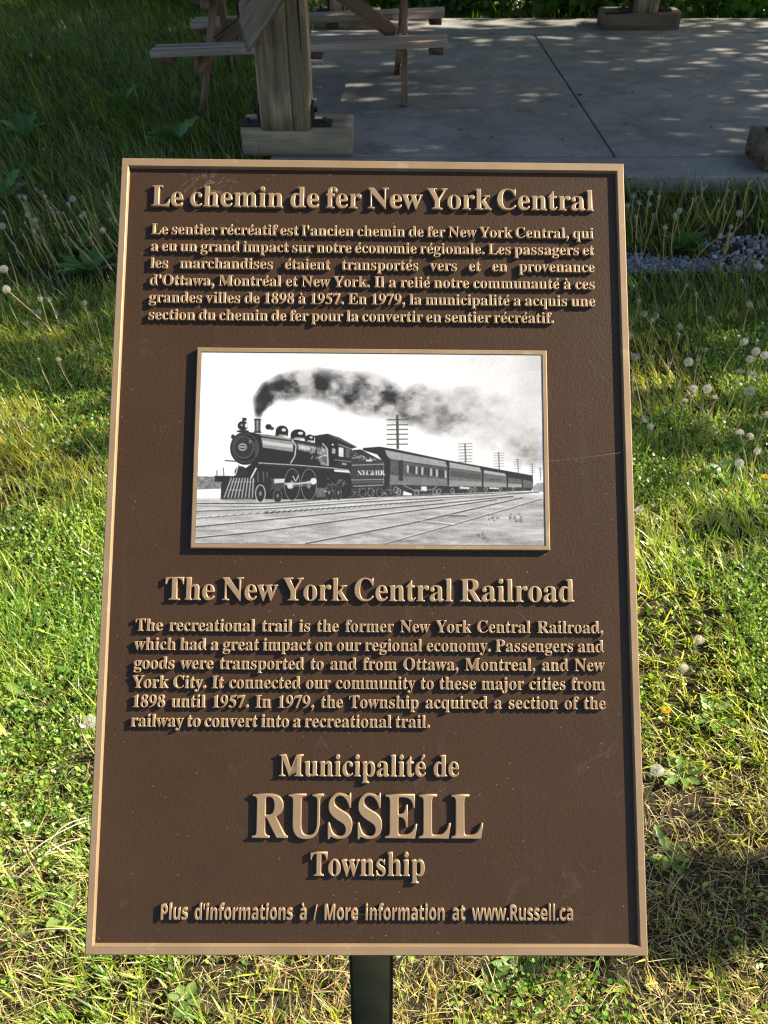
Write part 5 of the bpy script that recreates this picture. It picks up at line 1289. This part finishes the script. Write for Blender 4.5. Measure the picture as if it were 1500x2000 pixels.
DANDELIONS = [
    (-1.635, 3.787, 0.22, 'ragged', 'left', None),
    (-1.606, 3.78, 0.22, 'ragged', 'left', None),
    (-1.516, 3.787, 0.22, 'ragged', 'left', None),
    (-1.384, 3.679, 0.22, 'ragged', 'left', None),
    (-1.286, 3.535, 0.22, 'ragged', 'left', None),
    (-1.469, 3.501, 0.22, 'ragged', 'left', None),
    (-1.438, 3.383, 0.22, 'ragged', 'left', None),
    (-1.635, 3.594, 0.22, 'ragged', 'left', None),
    (-1.282, 3.582, 0.22, 'ragged', 'left', None),
    (-1.52, 3.559, 0.22, 'ragged', 'left', None),
    (-1.369, 3.714, 0.23, 'round', 'left', 'standing tallest left of the plaque'),
    (-1.145, 3.358, 0.23, 'round', 'left', "on a short stem close to the plaque's left edge"),
    (-1.609, 3.484, 0.2, 'round', 'left', 'cut by the left picture edge, uppermost'),
    (-1.448, 3.045, 0.2, 'round', 'left', 'at the left picture edge, above another clock'),
    (-1.379, 2.872, 0.2, 'round', 'left', 'at the left picture edge, lowest in the shade'),
    (-1.609, 3.76, 0.2, 'bare', 'left', None),
    (-1.583, 3.716, 0.2, 'bare', 'left', None),
    (-1.61, 3.937, 0.2, 'bare', 'left', None),
    (-1.571, 3.91, 0.2, 'bare', 'left', None),
    (-1.465, 3.691, 0.2, 'bare', 'left', None),
    (-1.421, 3.636, 0.2, 'bare', 'left', None),
    (-1.393, 3.63, 0.2, 'bare', 'left', None),
    (-1.232, 3.754, 0.2, 'bare', 'left', None),
    (-1.297, 3.999, 0.2, 'bare', 'left', None),
    (-1.292, 3.897, 0.2, 'bare', 'left', None),
    (-1.314, 3.39, 0.2, 'bare', 'left', None),
    (-1.214, 3.716, 0.2, 'bare', 'left', None),
    (-1.172, 3.559, 0.2, 'bare', 'left', None),
    (-1.391, 3.507, 0.2, 'bare', 'left', None),
    (-1.527, 3.524, 0.2, 'bare', 'left', None),
    (-1.204, 3.358, 0.2, 'bare', 'left', None),
    (-1.331, 3.53, 0.2, 'bare', 'left', None),
    (-1.248, 3.606, 0.2, 'bare', 'left', None),
    (-1.365, 3.931, 0.2, 'bud', 'left', None),
    (-1.36, 3.811, 0.2, 'bud', 'left', None),
    (-1.507, 3.423, 0.2, 'bud', 'left', None),
    (-1.474, 3.174, 0.2, 'bud', 'left', None),
    (-1.268, 2.88, 0.16, 'ragged', 'left', None),
    (-1.235, 2.871, 0.16, 'ragged', 'left', None),
    (-1.098, 2.846, 0.16, 'ragged', 'left', None),
    (-1.263, 2.781, 0.16, 'ragged', 'left', None),
    (-1.24, 2.773, 0.16, 'ragged', 'left', None),
    (-1.179, 2.773, 0.16, 'ragged', 'left', None),
    (-1.256, 2.687, 0.16, 'ragged', 'left', None),
    (-1.138, 2.741, 0.14, 'bare', 'left', None),
    (-1.032, 2.741, 0.14, 'bare', 'left', None),
    (-1.118, 2.552, 0.14, 'bare', 'left', None),
    (-0.994, 2.544, 0.14, 'bare', 'left', None),
    (-1.152, 2.472, 0.14, 'bare', 'left', None),
    (-1.09, 2.479, 0.13, 'tuft', 'left', 'at the edge of the shade left of the plaque'),
    (-2.703, 7.171, 0.1, 'round', 'left', None),
    (-2.55, 7.119, 0.1, 'round', 'left', None),
    (-1.907, 6.665, 0.1, 'bare', 'left', None),
    (-2.34, 6.456, 0.1, 'bare', 'left', None),
    (-2.076, 6.79, 0.1, 'bare', 'left', None),
    (-2.648, 6.486, 0.1, 'bare', 'left', None),
    (-1.707, 5.307, 0.1, 'bare', 'left', None),
    (-1.892, 4.867, 0.1, 'bare', 'left', None),
    (-1.643, 5.447, 0.1, 'bare', 'left', None),
    (1.22, 3.89, 0.2, 'round', 'right', "standing before the slab edge by the plaque's corner"),
    (1.297, 3.673, 0.2, 'round', 'right', 'between slab and gravel'),
    (1.544, 3.63, 0.2, 'round', 'right', 'on a tall stalk before the slab at right'),
    (1.165, 3.943, 0.17, 'ragged', 'right', None),
    (1.108, 3.824, 0.17, 'ragged', 'right', None),
    (1.173, 3.863, 0.17, 'ragged', 'right', None),
    (1.209, 3.837, 0.17, 'ragged', 'right', None),
    (1.277, 3.922, 0.17, 'ragged', 'right', None),
    (1.217, 3.562, 0.17, 'ragged', 'right', None),
    (1.493, 3.562, 0.17, 'ragged', 'right', None),
    (1.459, 3.477, 0.17, 'ragged', 'right', None),
    (1.416, 3.449, 0.17, 'ragged', 'right', None),
    (1.289, 3.699, 0.17, 'ragged', 'right', None),
    (1.477, 3.944, 0.2, 'bare', 'right', None),
    (1.507, 3.979, 0.2, 'bare', 'right', None),
    (1.587, 3.917, 0.2, 'bare', 'right', None),
    (1.397, 3.818, 0.2, 'bare', 'right', None),
    (1.172, 3.636, 0.2, 'bare', 'right', None),
    (1.255, 3.583, 0.2, 'bare', 'right', None),
    (1.612, 3.897, 0.2, 'bare', 'right', None),
    (1.504, 3.792, 0.2, 'bare', 'right', None),
    (1.688, 3.831, 0.2, 'bare', 'right', None),
    (1.09, 3.6, 0.2, 'bare', 'right', None),
    (1.486, 4.279, 0.2, 'bare', 'right', None),
    (1.477, 4.18, 0.2, 'bare', 'right', None),
    (1.731, 4.049, 0.2, 'bare', 'right', None),
    (1.618, 3.547, 0.2, 'bare', 'right', None),
    (1.493, 4.031, 0.22, 'bud', 'right', None),
    (1.616, 4.017, 0.22, 'bud', 'right', None),
    (1.707, 4.003, 0.22, 'bud', 'right', None),
    (1.753, 4.017, 0.22, 'bud', 'right', None),
    (1.301, 4.003, 0.22, 'bud', 'right', None),
    (1.34, 2.846, 0.16, 'ragged', 'right', None),
    (0.933, 2.765, 0.16, 'ragged', 'right', None),
    (1.038, 2.672, 0.16, 'ragged', 'right', None),
    (0.847, 2.612, 0.16, 'ragged', 'right', None),
    (0.834, 2.464, 0.16, 'ragged', 'right', None),
    (0.975, 2.757, 0.16, 'ragged', 'right', None),
    (1.225, 2.565, 0.16, 'ragged', 'right', None),
    (0.939, 2.871, 0.16, 'bare', 'right', None),
    (0.952, 2.722, 0.16, 'bare', 'right', None),
    (1.082, 2.515, 0.16, 'bare', 'right', None),
    (1.154, 3.006, 0.16, 'bare', 'right', None),
    (1.167, 2.931, 0.16, 'bare', 'right', None),
    (0.893, 2.467, 0.16, 'bare', 'right', None),
    (1.272, 2.568, 0.16, 'bare', 'right', None),
    (1.019, 2.619, 0.16, 'bare', 'right', None),
    (1.379, 3.051, 0.16, 'bare', 'right', None),
    (1.16, 2.733, 0.16, 'bare', 'right', None),
    (0.939, 2.423, 0.16, 'bare', 'right', None),
    (1.039, 2.443, 0.16, 'bare', 'right', None),
    (0.971, 2.36, 0.2, 'round', 'right', 'highest of the sunlit group right of the plaque'),
    (1.207, 2.423, 0.2, 'round', 'right', 'near the right edge at the shade border'),
    (1.226, 2.396, 0.2, 'round', 'right', 'cut by the right picture edge'),
    (1.171, 2.373, 0.2, 'round', 'right', 'left of that pair at the right edge'),
    (0.941, 2.197, 0.2, 'round', 'right', 'in the middle of the sunlit group right of the plaque'),
    (0.983, 2.197, 0.2, 'round', 'right', 'right neighbour of the middle clock in the sunlit group'),
    (1.148, 2.275, 0.2, 'round', 'right', 'upper one of the leaning right hand pair'),
    (1.107, 2.182, 0.2, 'round', 'right', 'lower one of the leaning right hand pair'),
    (1.003, 2.174, 0.18, 'tuft', 'right', 'drooping below the sunlit middle pair'),
    (0.908, 2.156, 0.18, 'tuft', 'right', 'small and low at the left of the sunlit group'),
    (1.015, 1.981, 0.18, 'tuft', 'right', 'above the lowest sunlit clock'),
    (1.04, 1.968, 0.18, 'tuft', 'right', 'right of the lowest sunlit tuft'),
    (1.127, 2.328, 0.18, 'tuft', 'right', 'behind the leaning right hand pair'),
    (1.128, 2.078, 0.18, 'tuft', 'right', 'at the right picture edge in the sun'),
    (0.816, 2.138, 0.1, 'ragged', 'right', "low beside the plaque's right edge in the sun"),
    (0.811, 2.18, 0.1, 'ragged', 'right', "tucked against the plaque's right edge"),
    (1.099, 2.009, 0.1, 'ragged', 'right', 'right of the lowest sunlit clock'),
    (0.689, 1.739, 0.1, 'ragged', 'right', "lying low by the plaque's right edge"),
    (0.989, 1.877, 0.15, 'round', 'right', 'lowest of the sunlit group right of the plaque'),
    (0.52, 0.909, 0.15, 'round', 'right', "large, close to the plaque's lower right edge"),
    (0.724, 1.29, 0.08, 'tuft', 'right', 'half open in the sunlit grass right of the plaque'),
    (0.666, 1.209, 0.08, 'tuft', 'right', 'beside the plaque below the other tuft'),
    (0.612, 1.118, 0.05, 'flower', 'right', 'in the sunlit grass right of the plaque'),
    (1.114, 1.946, 0.05, 'flower', 'right', 'tiny at the right picture edge'),
    (-0.602, 1.04, 0.12, 'round', 'left', "peeping out beside the plaque's lower left edge"),
    (-0.632, 1.05, 0.12, 'bud', 'left', "by the plaque's lower left edge"),
    (-0.697, 0.84, 0.12, 'bud', 'left', 'on a pale stalk at lower left'),
    (-0.643, 0.759, 0.12, 'bud', 'left', 'low at the lower left among straw stalks'),
]

build_dandelions()

# ---- broad leaved weeds
def weed(x, y, n, L, w_, up, label, cols, seed, spread=6.28, head0=0.0, wav=0.12, group=None):
    r_ = np.random.default_rng(seed)
    bag = Bag()
    for i in range(n):
        a = head0 + spread * (i / n - 0.5) + r_.normal(0, 0.25)
        l = L * r_.uniform(0.6, 1.1); ww = w_ * r_.uniform(0.75, 1.15); u = np.clip(up + r_.normal(0, 0.18), 0.05, 1.4)
        k = 9; t = np.linspace(0, 1, k)
        el = u * (1 - 0.75 * t)
        d = np.cumsum(np.cos(el)) / k * l; z = np.cumsum(np.sin(el)) / k * l
        prof = np.sin(np.pi * np.clip(t * 0.93 + 0.05, 0, 1) ** 1.25) ** 0.8 * ww * (1 + wav * np.where(np.arange(k) % 2, 1, -1))
        prof[0] = ww * 0.18; prof[-1] = ww * 0.05
        ca, sa = math.cos(a), math.sin(a)
        V = []
        for s, dz in ((-1, 0.25), (0, -0.1), (1, 0.25)):
            V.append(np.stack([d * ca - s * prof * sa, d * sa + s * prof * ca, z + dz * prof + r_.normal(0, 0.04, k) * prof + 0.004], -1))
        V = np.stack(V, 1).reshape(-1, 3)
        F = []; sz = []
        for j in range(k - 1):
            for s in range(2):
                F += [j * 3 + s, j * 3 + s + 1, (j + 1) * 3 + s + 1, (j + 1) * 3 + s]; sz.append(4)
        c = np.array(cols[r_.integers(len(cols))]) * r_.uniform(0.85, 1.15)
        cc = np.tile(c, (len(V), 1)); cc[1::3] = cc[1::3] * 1.25
        bag.add(V, F, sz, cc)
    o = link("weed", bag.mesh("weed", True), M_WEED, None, Matrix.Translation((x, y, tz(x, y))))
    tag(o, label, "weed", group)
GW = [(0.065, 0.15, 0.030), (0.090, 0.19, 0.040), (0.055, 0.13, 0.035)]
GY_ = [(0.13, 0.23, 0.045), (0.17, 0.26, 0.06), (0.10, 0.19, 0.035)]
weed(-1.255, 3.42, 20, 0.16, 0.021, 0.75, "leafy green rosette on bare soil left of the plaque", GW, 1)
weed(-1.37, 3.66, 9, 0.11, 0.02, 0.8, "small green leafy clump just behind the rosette on bare soil", GW, 11)
weed(-1.22, 5.15, 8, 0.26, 0.045, 1.05, "tall broad leaved weed in the shade left of the log sill", GW, 2, wav=0.28)
weed(-1.95, 4.35, 8, 0.20, 0.03, 0.9, "pale leaved weed in dark grass far left of the plaque", GW, 3, wav=0.25)
weed(-2.15, 5.3, 7, 0.22, 0.028, 1.0, "spindly weed at the left edge in the shade", GW, 4, wav=0.2)
weed(-1.75, 6.1, 6, 0.22, 0.02, 1.0, "narrow leaved weed in shaded grass in front of the table end", GW, 15)
weed(0.235, 0.60, 8, 0.055, 0.010, 0.55, "light green weed with round leaves below the plaque, right of the post", GY_, 5, wav=0.05)
weed(0.18, 0.585, 5, 0.045, 0.010, 0.5, "little sunlit weed close to the foot of the post", GY_, 25, wav=0.05)
weed(-0.335, 0.555, 6, 0.04, 0.009, 0.5, "flat round leaved weed in the dry grass at lower left", GY_, 16, wav=0.04)
weed(-0.575, 0.70, 7, 0.05, 0.009, 0.5, "green leaved weed at lower left beside pale dry stalks", GY_, 26, wav=0.08)
weed(0.725, 1.13, 11, 0.062, 0.009, 0.6, "bright sunlit weed with long yellow green leaves right of the plaque", GY_, 6, wav=0.07)
weed(0.62, 0.985, 8, 0.06, 0.009, 0.6, "toothed green weed beside the dark bare soil at right", GY_, 7, wav=0.22)
weed(0.545, 0.815, 7, 0.055, 0.008, 0.6, "small toothed weed beside the plaque's lower right edge", GY_, 27, wav=0.22)
weed(-0.80, 1.18, 8, 0.07, 0.012, 0.7, "yellow green broad leaved weed in sun at the left edge", GY_, 8, wav=0.05)
weed(-0.70, 1.25, 5, 0.065, 0.012, 0.8, "upright pale leaf weed beside the left edge of the plaque", GY_, 18, wav=0.05)
weed(1.02, 2.0, 9, 0.09, 0.016, 0.7, "low green weed under the dandelion clocks right of the plaque", GW, 9, wav=0.2)
weed(1.18, 4.36, 9, 0.19, 0.032, 1.1, "dark leafy weed against the slab edge right of the plaque corner", GW, 10, wav=0.2)
weed(1.36, 3.70, 16, 0.13, 0.018, 0.8, "low bushy weed at the upper edge of the gravel", GW, 12, wav=0.2)
weed(2.0, 3.95, 10, 0.16, 0.025, 0.7, "broad leaved weed between gravel and slab at the right edge", GW, 13, wav=0.2)
weed(1.55, 2.75, 11, 0.12, 0.02, 0.7, "shaded weed below the gravel strip at right", GW, 14, wav=0.2)

# ---- litter on the slab
def dead_leaf(x, y, z, s, a, label, group):
    r_ = np.random.default_rng(int(abs(x * 1000 + y * 77)))
    V = [(-s, 0, 0.002), (-0.3 * s, 0.38 * s, 0.006 + 0.2 * s), (0.5 * s, 0.3 * s, 0.004), (s, 0.05 * s, 0.25 * s), (0.4 * s, -0.35 * s, 0.004 + 0.1 * s), (-0.4 * s, -0.3 * s, 0.004), (0, 0, 0.003)]
    F = [0, 6, 1, 1, 6, 2, 2, 6, 3, 3, 6, 4, 4, 6, 5, 5, 6, 0]
    me = mesh_np("dead_leaf", np.array(V), F, [3] * 6, False, np.tile([(0.055, 0.038, 0.024)], (7, 1)))
    o = link("dead_leaf", me, M_DRY, None, Matrix.Translation((x, y, z)) @ Matrix.Rotation(a, 4, 'Z'))
    tag(o, label, "dead leaf", group)
for i, (x, y, s) in enumerate([(1.30, 6.02, .030), (1.66, 6.1, .018), (1.19, 5.75, .016), (1.02, 5.05, .016), (1.75, 5.62, .014), (0.45, 5.25, .018), (0.62, 5.1, .022), (1.95, 5.3, .013), (0.25, 6.2, .016), (0.75, 6.55, .014), (2.25, 5.9, .016), (1.45, 5.35, .012), (0.4, 5.02, .013), (2.3, 6.6, .014)]):
    dead_leaf(x, y, SLZ, s, i * 1.7, "tiny curled dark dead leaf lying on the concrete slab", "dead leaves on the slab")
def litter():
    bm = bmesh.new()
    bmesh.ops.create_grid(bm, x_segments=4, y_segments=3, size=1.0)
    for v in bm.verts: v.co = Vector((v.co.x * 0.020, v.co.y * 0.013, 0.012 + 0.008 * math.sin(v.co.x * 3) + 0.004 * v.co.y))
    m, t, b = mat("turquoise_plastic"); b.inputs["Base Color"].default_value = (0.02, 0.30, 0.27, 1); b.inputs["Roughness"].default_value = 0.4
    n_ = noise(t, 60, 2); bump(t, b, n_.outputs[0], 0.2, 0.002)
    bmesh.ops.solidify(bm, geom=bm.faces[:], thickness=0.0008)
    o = link("plastic_scrap", from_bm("plastic_scrap", bm), m, None, Matrix.Translation((1.475, 3.755, tz(1.475, 3.755))) @ Matrix.Rotation(0.5, 4, 'Z') @ Matrix.Rotation(0.5, 4, 'X'))
    tag(o, "small turquoise scrap of plastic lying at the edge of the gravel", "litter")
litter()

# ---- long pale straws lying over the grass
for i, (x0, y0, x1, y1) in enumerate([(-0.719, 0.768, -0.579, 0.868), (-0.696, 0.755, -0.579, 0.832), (-0.663, 0.812, -0.578, 0.879), (-0.667, 0.78, -0.591, 0.811), (-0.656, 0.656, -0.553, 0.663), (0.549, 0.885, 0.588, 0.853)]):
    t = np.linspace(0, 1, 7)
    path = np.stack([x0 + (x1 - x0) * t + 0.006 * np.sin(3.0 * t + i), y0 + (y1 - y0) * t + 0.004 * np.sin(2.2 * t + i), tz(x0, y0) + 0.012 + 0.034 * np.sin(np.pi * t * 0.8)], -1)
    V, F, sz = tube_np(path, np.linspace(0.0017, 0.0010, 7), 5)
    o = link("straw", mesh_np("straw", V, F, sz, True, np.tile([(0.62, 0.52, 0.34)], (len(V), 1))), M_DRY)
    tag(o, "long pale straw stalk lying over the grass %s of the plaque" % ("at the lower left" if x0 < 0 else "at the lower right"), "straw", "straws at lower left" if x0 < 0 else "straws at lower right")

# ---- fallen dead branch at the back left
def fallen_branch():
    root = empty("fallen_branch", (-3.0, 9.3, 0.0))
    tag(root, "thin dark dead branch lying in the shade behind the table", "branch")
    V, F, sz = tube_np([(-3.4, 9.55, 0.20), (-2.9, 9.45, 0.22), (-2.4, 9.5, 0.17), (-1.9, 9.4, 0.24)], [0.014, 0.018, 0.022, 0.018], 7)
    link("limb", mesh_np("limb", V, F, sz, True), M_BARK, root)
    V, F, sz = tube_np([(-2.15, 9.45, 0.20), (-1.75, 9.2, 0.12), (-1.55, 9.0, 0.06), (-1.35, 8.9, 0.0)], [0.02, 0.016, 0.013, 0.01], 7)
    link("side_twig", mesh_np("side_twig", V, F, sz, True), M_BARK, root)
fallen_branch()

# ---- leaf clouds for bushes and trees
def leaf_cloud(C, size, cols, rs, droop=0.3, lobes=False):
    n = len(C)
    az = rs.uniform(0, 6.28, n); el = rs.normal(-droop, 0.5, n)
    X = np.stack([np.cos(az) * np.cos(el), np.sin(az) * np.cos(el), np.sin(el)], -1)
    up = rs.normal(0, 0.45, (n, 3)) + np.array([0, 0, 1.0])
    Y = np.cross(up, X); Y /= np.linalg.norm(Y, axis=1)[:, None] + 1e-9
    Z = np.cross(X, Y)
    s = size * rs.uniform(0.6, 1.25, n)[:, None]
    if lobes:
        pts = [(-.5, 0, 0), (-.30, .42, .10), (-.02, .30, .04), (.10, .52, .10), (.22, .22, .02), (.62, 0, -.06), (.22, -.22, .02), (.10, -.52, .10), (-.02, -.30, .04), (-.30, -.42, .10)]
    else:
        pts = [(-.5, 0, 0), (-.1, .30, .08), (.3, .22, .05), (.62, 0, -.08), (.3, -.22, .05), (-.1, -.30, .08)]
    k = len(pts)
    V = np.stack([C + s * (a * X + b_ * Y + c * Z) for a, b_, c in pts], 1)
    h = k // 2
    # two half leaves folded along the midrib
    fa = list(range(0, h + 1)); fb = [0] + list(range(h, k))
    loc = np.array(fa + fb)
    F = (np.arange(n)[:, None] * k + loc[None]).ravel()
    sz = np.tile([len(fa), len(fb)], n)
    return V.reshape(-1, 3), F, sz, np.repeat(cols, k, 0)

LEAFG = [(0.055, 0.135, 0.022), (0.080, 0.180, 0.028), (0.115, 0.225, 0.034), (0.042, 0.100, 0.022)]
def bush(x, y, rx, ry, h, n, size, label, seed, cols=LEAFG, lobes=True):
    rs = np.random.default_rng(seed)
    root = empty("bush", (x, y, 0))
    tag(root, label, "bush", "bushes along the back of the shelter")
    k = 34
    cc = np.stack([rs.normal(0, 0.42, k) * rx, rs.normal(0, 0.42, k) * ry, h * rs.beta(1.1, 1.3, k)], -1)
    i = rs.integers(0, k, n)
    P = cc[i] + rs.normal(0, 1, (n, 3)) * np.array([0.17 * rx, 0.2 * ry, 0.12 * h + 0.03])
    P = P[P[:, 2] > 0.02]; i = i[:len(P)]
    c = 1.3 * np.array(cols)[rs.integers(0, len(cols), len(P))] * rs.uniform(0.75, 1.3, (len(P), 1))  # leaf colours raised to stand in for sunlight on the bushes
    V, F, sz, C = leaf_cloud(P + np.array([x, y, 0]), size, c, rs, 0.35, lobes)
    link("foliage", mesh_np("foliage", V, F, sz, False, C), M_TREELEAF, root)
    bag = Bag()
    for j in range(9):
        e = cc[j]
        V, F, sz = tube_np([(x + rs.normal(0, 0.06), y + rs.normal(0, 0.06), -0.02), (x + e[0] * 0.5, y + e[1] * 0.5, e[2] * 0.6), (x + e[0], y + e[1], e[2])], [0.012, 0.008, 0.004], 5)
        bag.add(V, F, sz)
    link("stems", bag.mesh("stems", True), M_BARK, root)

def tree(x, y, h, th, crown, n, leaf, label, seed, clumps=46, cat_group="trees shading the shelter", tight=0.27):
    """crown = (cx, cy, cz, rx, ry, rz)"""
    rs = np.random.default_rng(seed)
    root = empty("tree", (x, y, 0))
    tag(root, label, "tree", cat_group)
    cx, cy, cz, rx, ry, rz = crown
    bag = Bag()
    top = np.array([cx, cy, cz + rz * 0.6])
    t = np.linspace(0, 1, 9)
    path = np.stack([x + (top[0] - x) * t ** 1.5 + 0.10 * np.sin(3 * t + seed), y + (top[1] - y) * t ** 1.5 + 0.08 * np.cos(4 * t + seed), -0.1 + (top[2] + 0.1) * t], -1)
    V, F, sz = tube_np(path, th * (1 - 0.88 * t) * (1 + 0.7 * np.exp(-t * 12)), 12)
    bag.add(V, F, sz)
    cc = rs.normal(0, 1, (clumps, 3)); cc /= np.linalg.norm(cc, axis=1)[:, None]
    cc *= rs.uniform(0.25, 1.0, clumps)[:, None] ** 0.6
    cc = cc * np.array([rx, ry, rz]) + np.array([cx, cy, cz])
    for e in cc:
        k = np.argmin(np.abs(path[:, 2] - max(e[2] - 0.35 * np.hypot(e[0] - x, e[1] - y) - 0.3, path[3, 2])))
        p0 = path[k]; mid = (p0 + e) / 2 + np.array([0, 0, 0.15]) + rs.normal(0, 0.1, 3)
        V, F, sz = tube_np([p0, mid, e], [th * 0.22 * (1 - 0.5 * k / 9), th * 0.13, 0.012], 6)
        bag.add(V, F, sz)
    link("trunk", bag.mesh("trunk", True), M_BARK, root)
    i = rs.integers(0, clumps, n)
    rr = tight * (rx + ry + rz) / 3
    P = cc[i] + rs.normal(0, 1, (n, 3)) * rr * np.array([1.0, 1.0, 0.62])
    c = np.array(LEAFG)[rs.integers(0, len(LEAFG), n)] * rs.uniform(0.75, 1.3, (n, 1))
    V, F, sz, C = leaf_cloud(P, leaf, c, rs, 0.4)
    link("crown", mesh_np("crown", V, F, sz, False, C), M_TREELEAF, root)
# bushes close behind the slab and along the back of the lawn
bush(-4.3, 10.3, 0.9, 0.5, 0.9, 1500, 0.10, "dark leafy bush at the far left back of the lawn", 1)
bush(-2.9, 10.6, 0.9, 0.5, 1.0, 1500, 0.10, "dark bush behind the fallen branch", 2)
bush(-1.5, 10.3, 0.8, 0.5, 1.0, 1500, 0.10, "shady bush behind the picnic table's left end", 3)
bush(0.10, 9.25, 0.60, 0.35, 0.8, 1500, 0.085, "small leafy bush seen over the right end of the picnic table", 4)
bush(0.85, 9.30, 0.55, 0.35, 0.9, 1700, 0.085, "bushy mass of leaves behind the slab beside the table", 5)
bush(1.65, 9.25, 0.55, 0.35, 0.9, 1700, 0.10, "leafy bush just left of the far log sill", 6)
bush(2.45, 9.25, 0.5, 0.35, 0.9, 1500, 0.10, "leafy bush directly behind the far log sill", 7)
bush(3.10, 9.15, 0.6, 0.33, 0.8, 1700, 0.12, "bright green broad leaved bush right of the far log sill", 8, [(0.12, 0.27, 0.032), (0.17, 0.33, 0.042), (0.08, 0.19, 0.028)])
bush(3.9, 9.10, 0.6, 0.33, 0.8, 1500, 0.12, "bright broad leaved bush at the far right corner of the slab", 9, [(0.12, 0.27, 0.032), (0.17, 0.33, 0.042), (0.08, 0.19, 0.028)])
# trees standing right of and behind the shelter; their shade falls over the slab and the lawn
tree(5.9, 5.2, 5.6, 0.17, (5.5, 5.1, 3.6, 2.0, 1.8, 1.6), 4600, 0.13, "broad leafy tree right of the shelter with a low crown", 21)
tree(8.6, 7.4, 7.5, 0.22, (8.3, 7.5, 5.0, 2.5, 2.35, 2.2), 7400, 0.15, "tall leafy tree standing farther right of the slab", 22, clumps=62, tight=0.16)
tree(7.4, 4.9, 7.5, 0.20, (7.6, 5.05, 5.4, 2.2, 1.7, 1.9), 5200, 0.14, "tall tree at the right whose shade ends beside the plaque", 23)
tree(5.7, 10.3, 7.0, 0.16, (4.6, 10.0, 4.9, 1.8, 1.25, 1.5), 5200, 0.13, "tree behind the far right corner of the slab", 25)
tree(-0.6, 12.6, 7.0, 0.20, (-0.6, 12.6, 4.6, 2.6, 1.6, 3.0), 5000, 0.15, "tree in the wood behind the picnic shelter", 26)
tree(-5.4, 12.2, 7.0, 0.20, (-5.4, 12.2, 4.6, 2.6, 1.6, 3.0), 5000, 0.15, "tree in the wood at the far left back", 27)
tree(3.0, 0.95, 2.6, 0.05, (2.40, 0.965, 1.22, 0.32, 0.03, 0.13), 1900, 0.055, "unseen sapling added right of the plaque to cast the lower right ground shadow", 28, clumps=12, cat_group="added saplings", tight=0.19)  # made-up sapling out of view, shaped to throw the shadow at lower right


def fibres():
    n = 0
    for pts, label in (([(0.190, 0.0865), (0.222, 0.089), (0.258, 0.0935), (0.291, 0.0985)], "fine pale cobweb thread stretched from the photograph to the plaque's right rim"),
                       ([(0.168, -0.086), (0.175, -0.093), (0.184, -0.104)], "short pale hair stuck on the plaque below the English heading")):
        P = [PM @ Vector((x, y, 0.0012)) for x, y in pts]
        V, F, sz = tube_np([tuple(p) for p in P], [0.00007] * len(P), 5)
        o = link("fibre", mesh_np("fibre", V, F, sz, True, np.tile([(0.30, 0.26, 0.21)], (len(V), 1))), M_DRY)
        tag(o, label, "thread")
fibres()
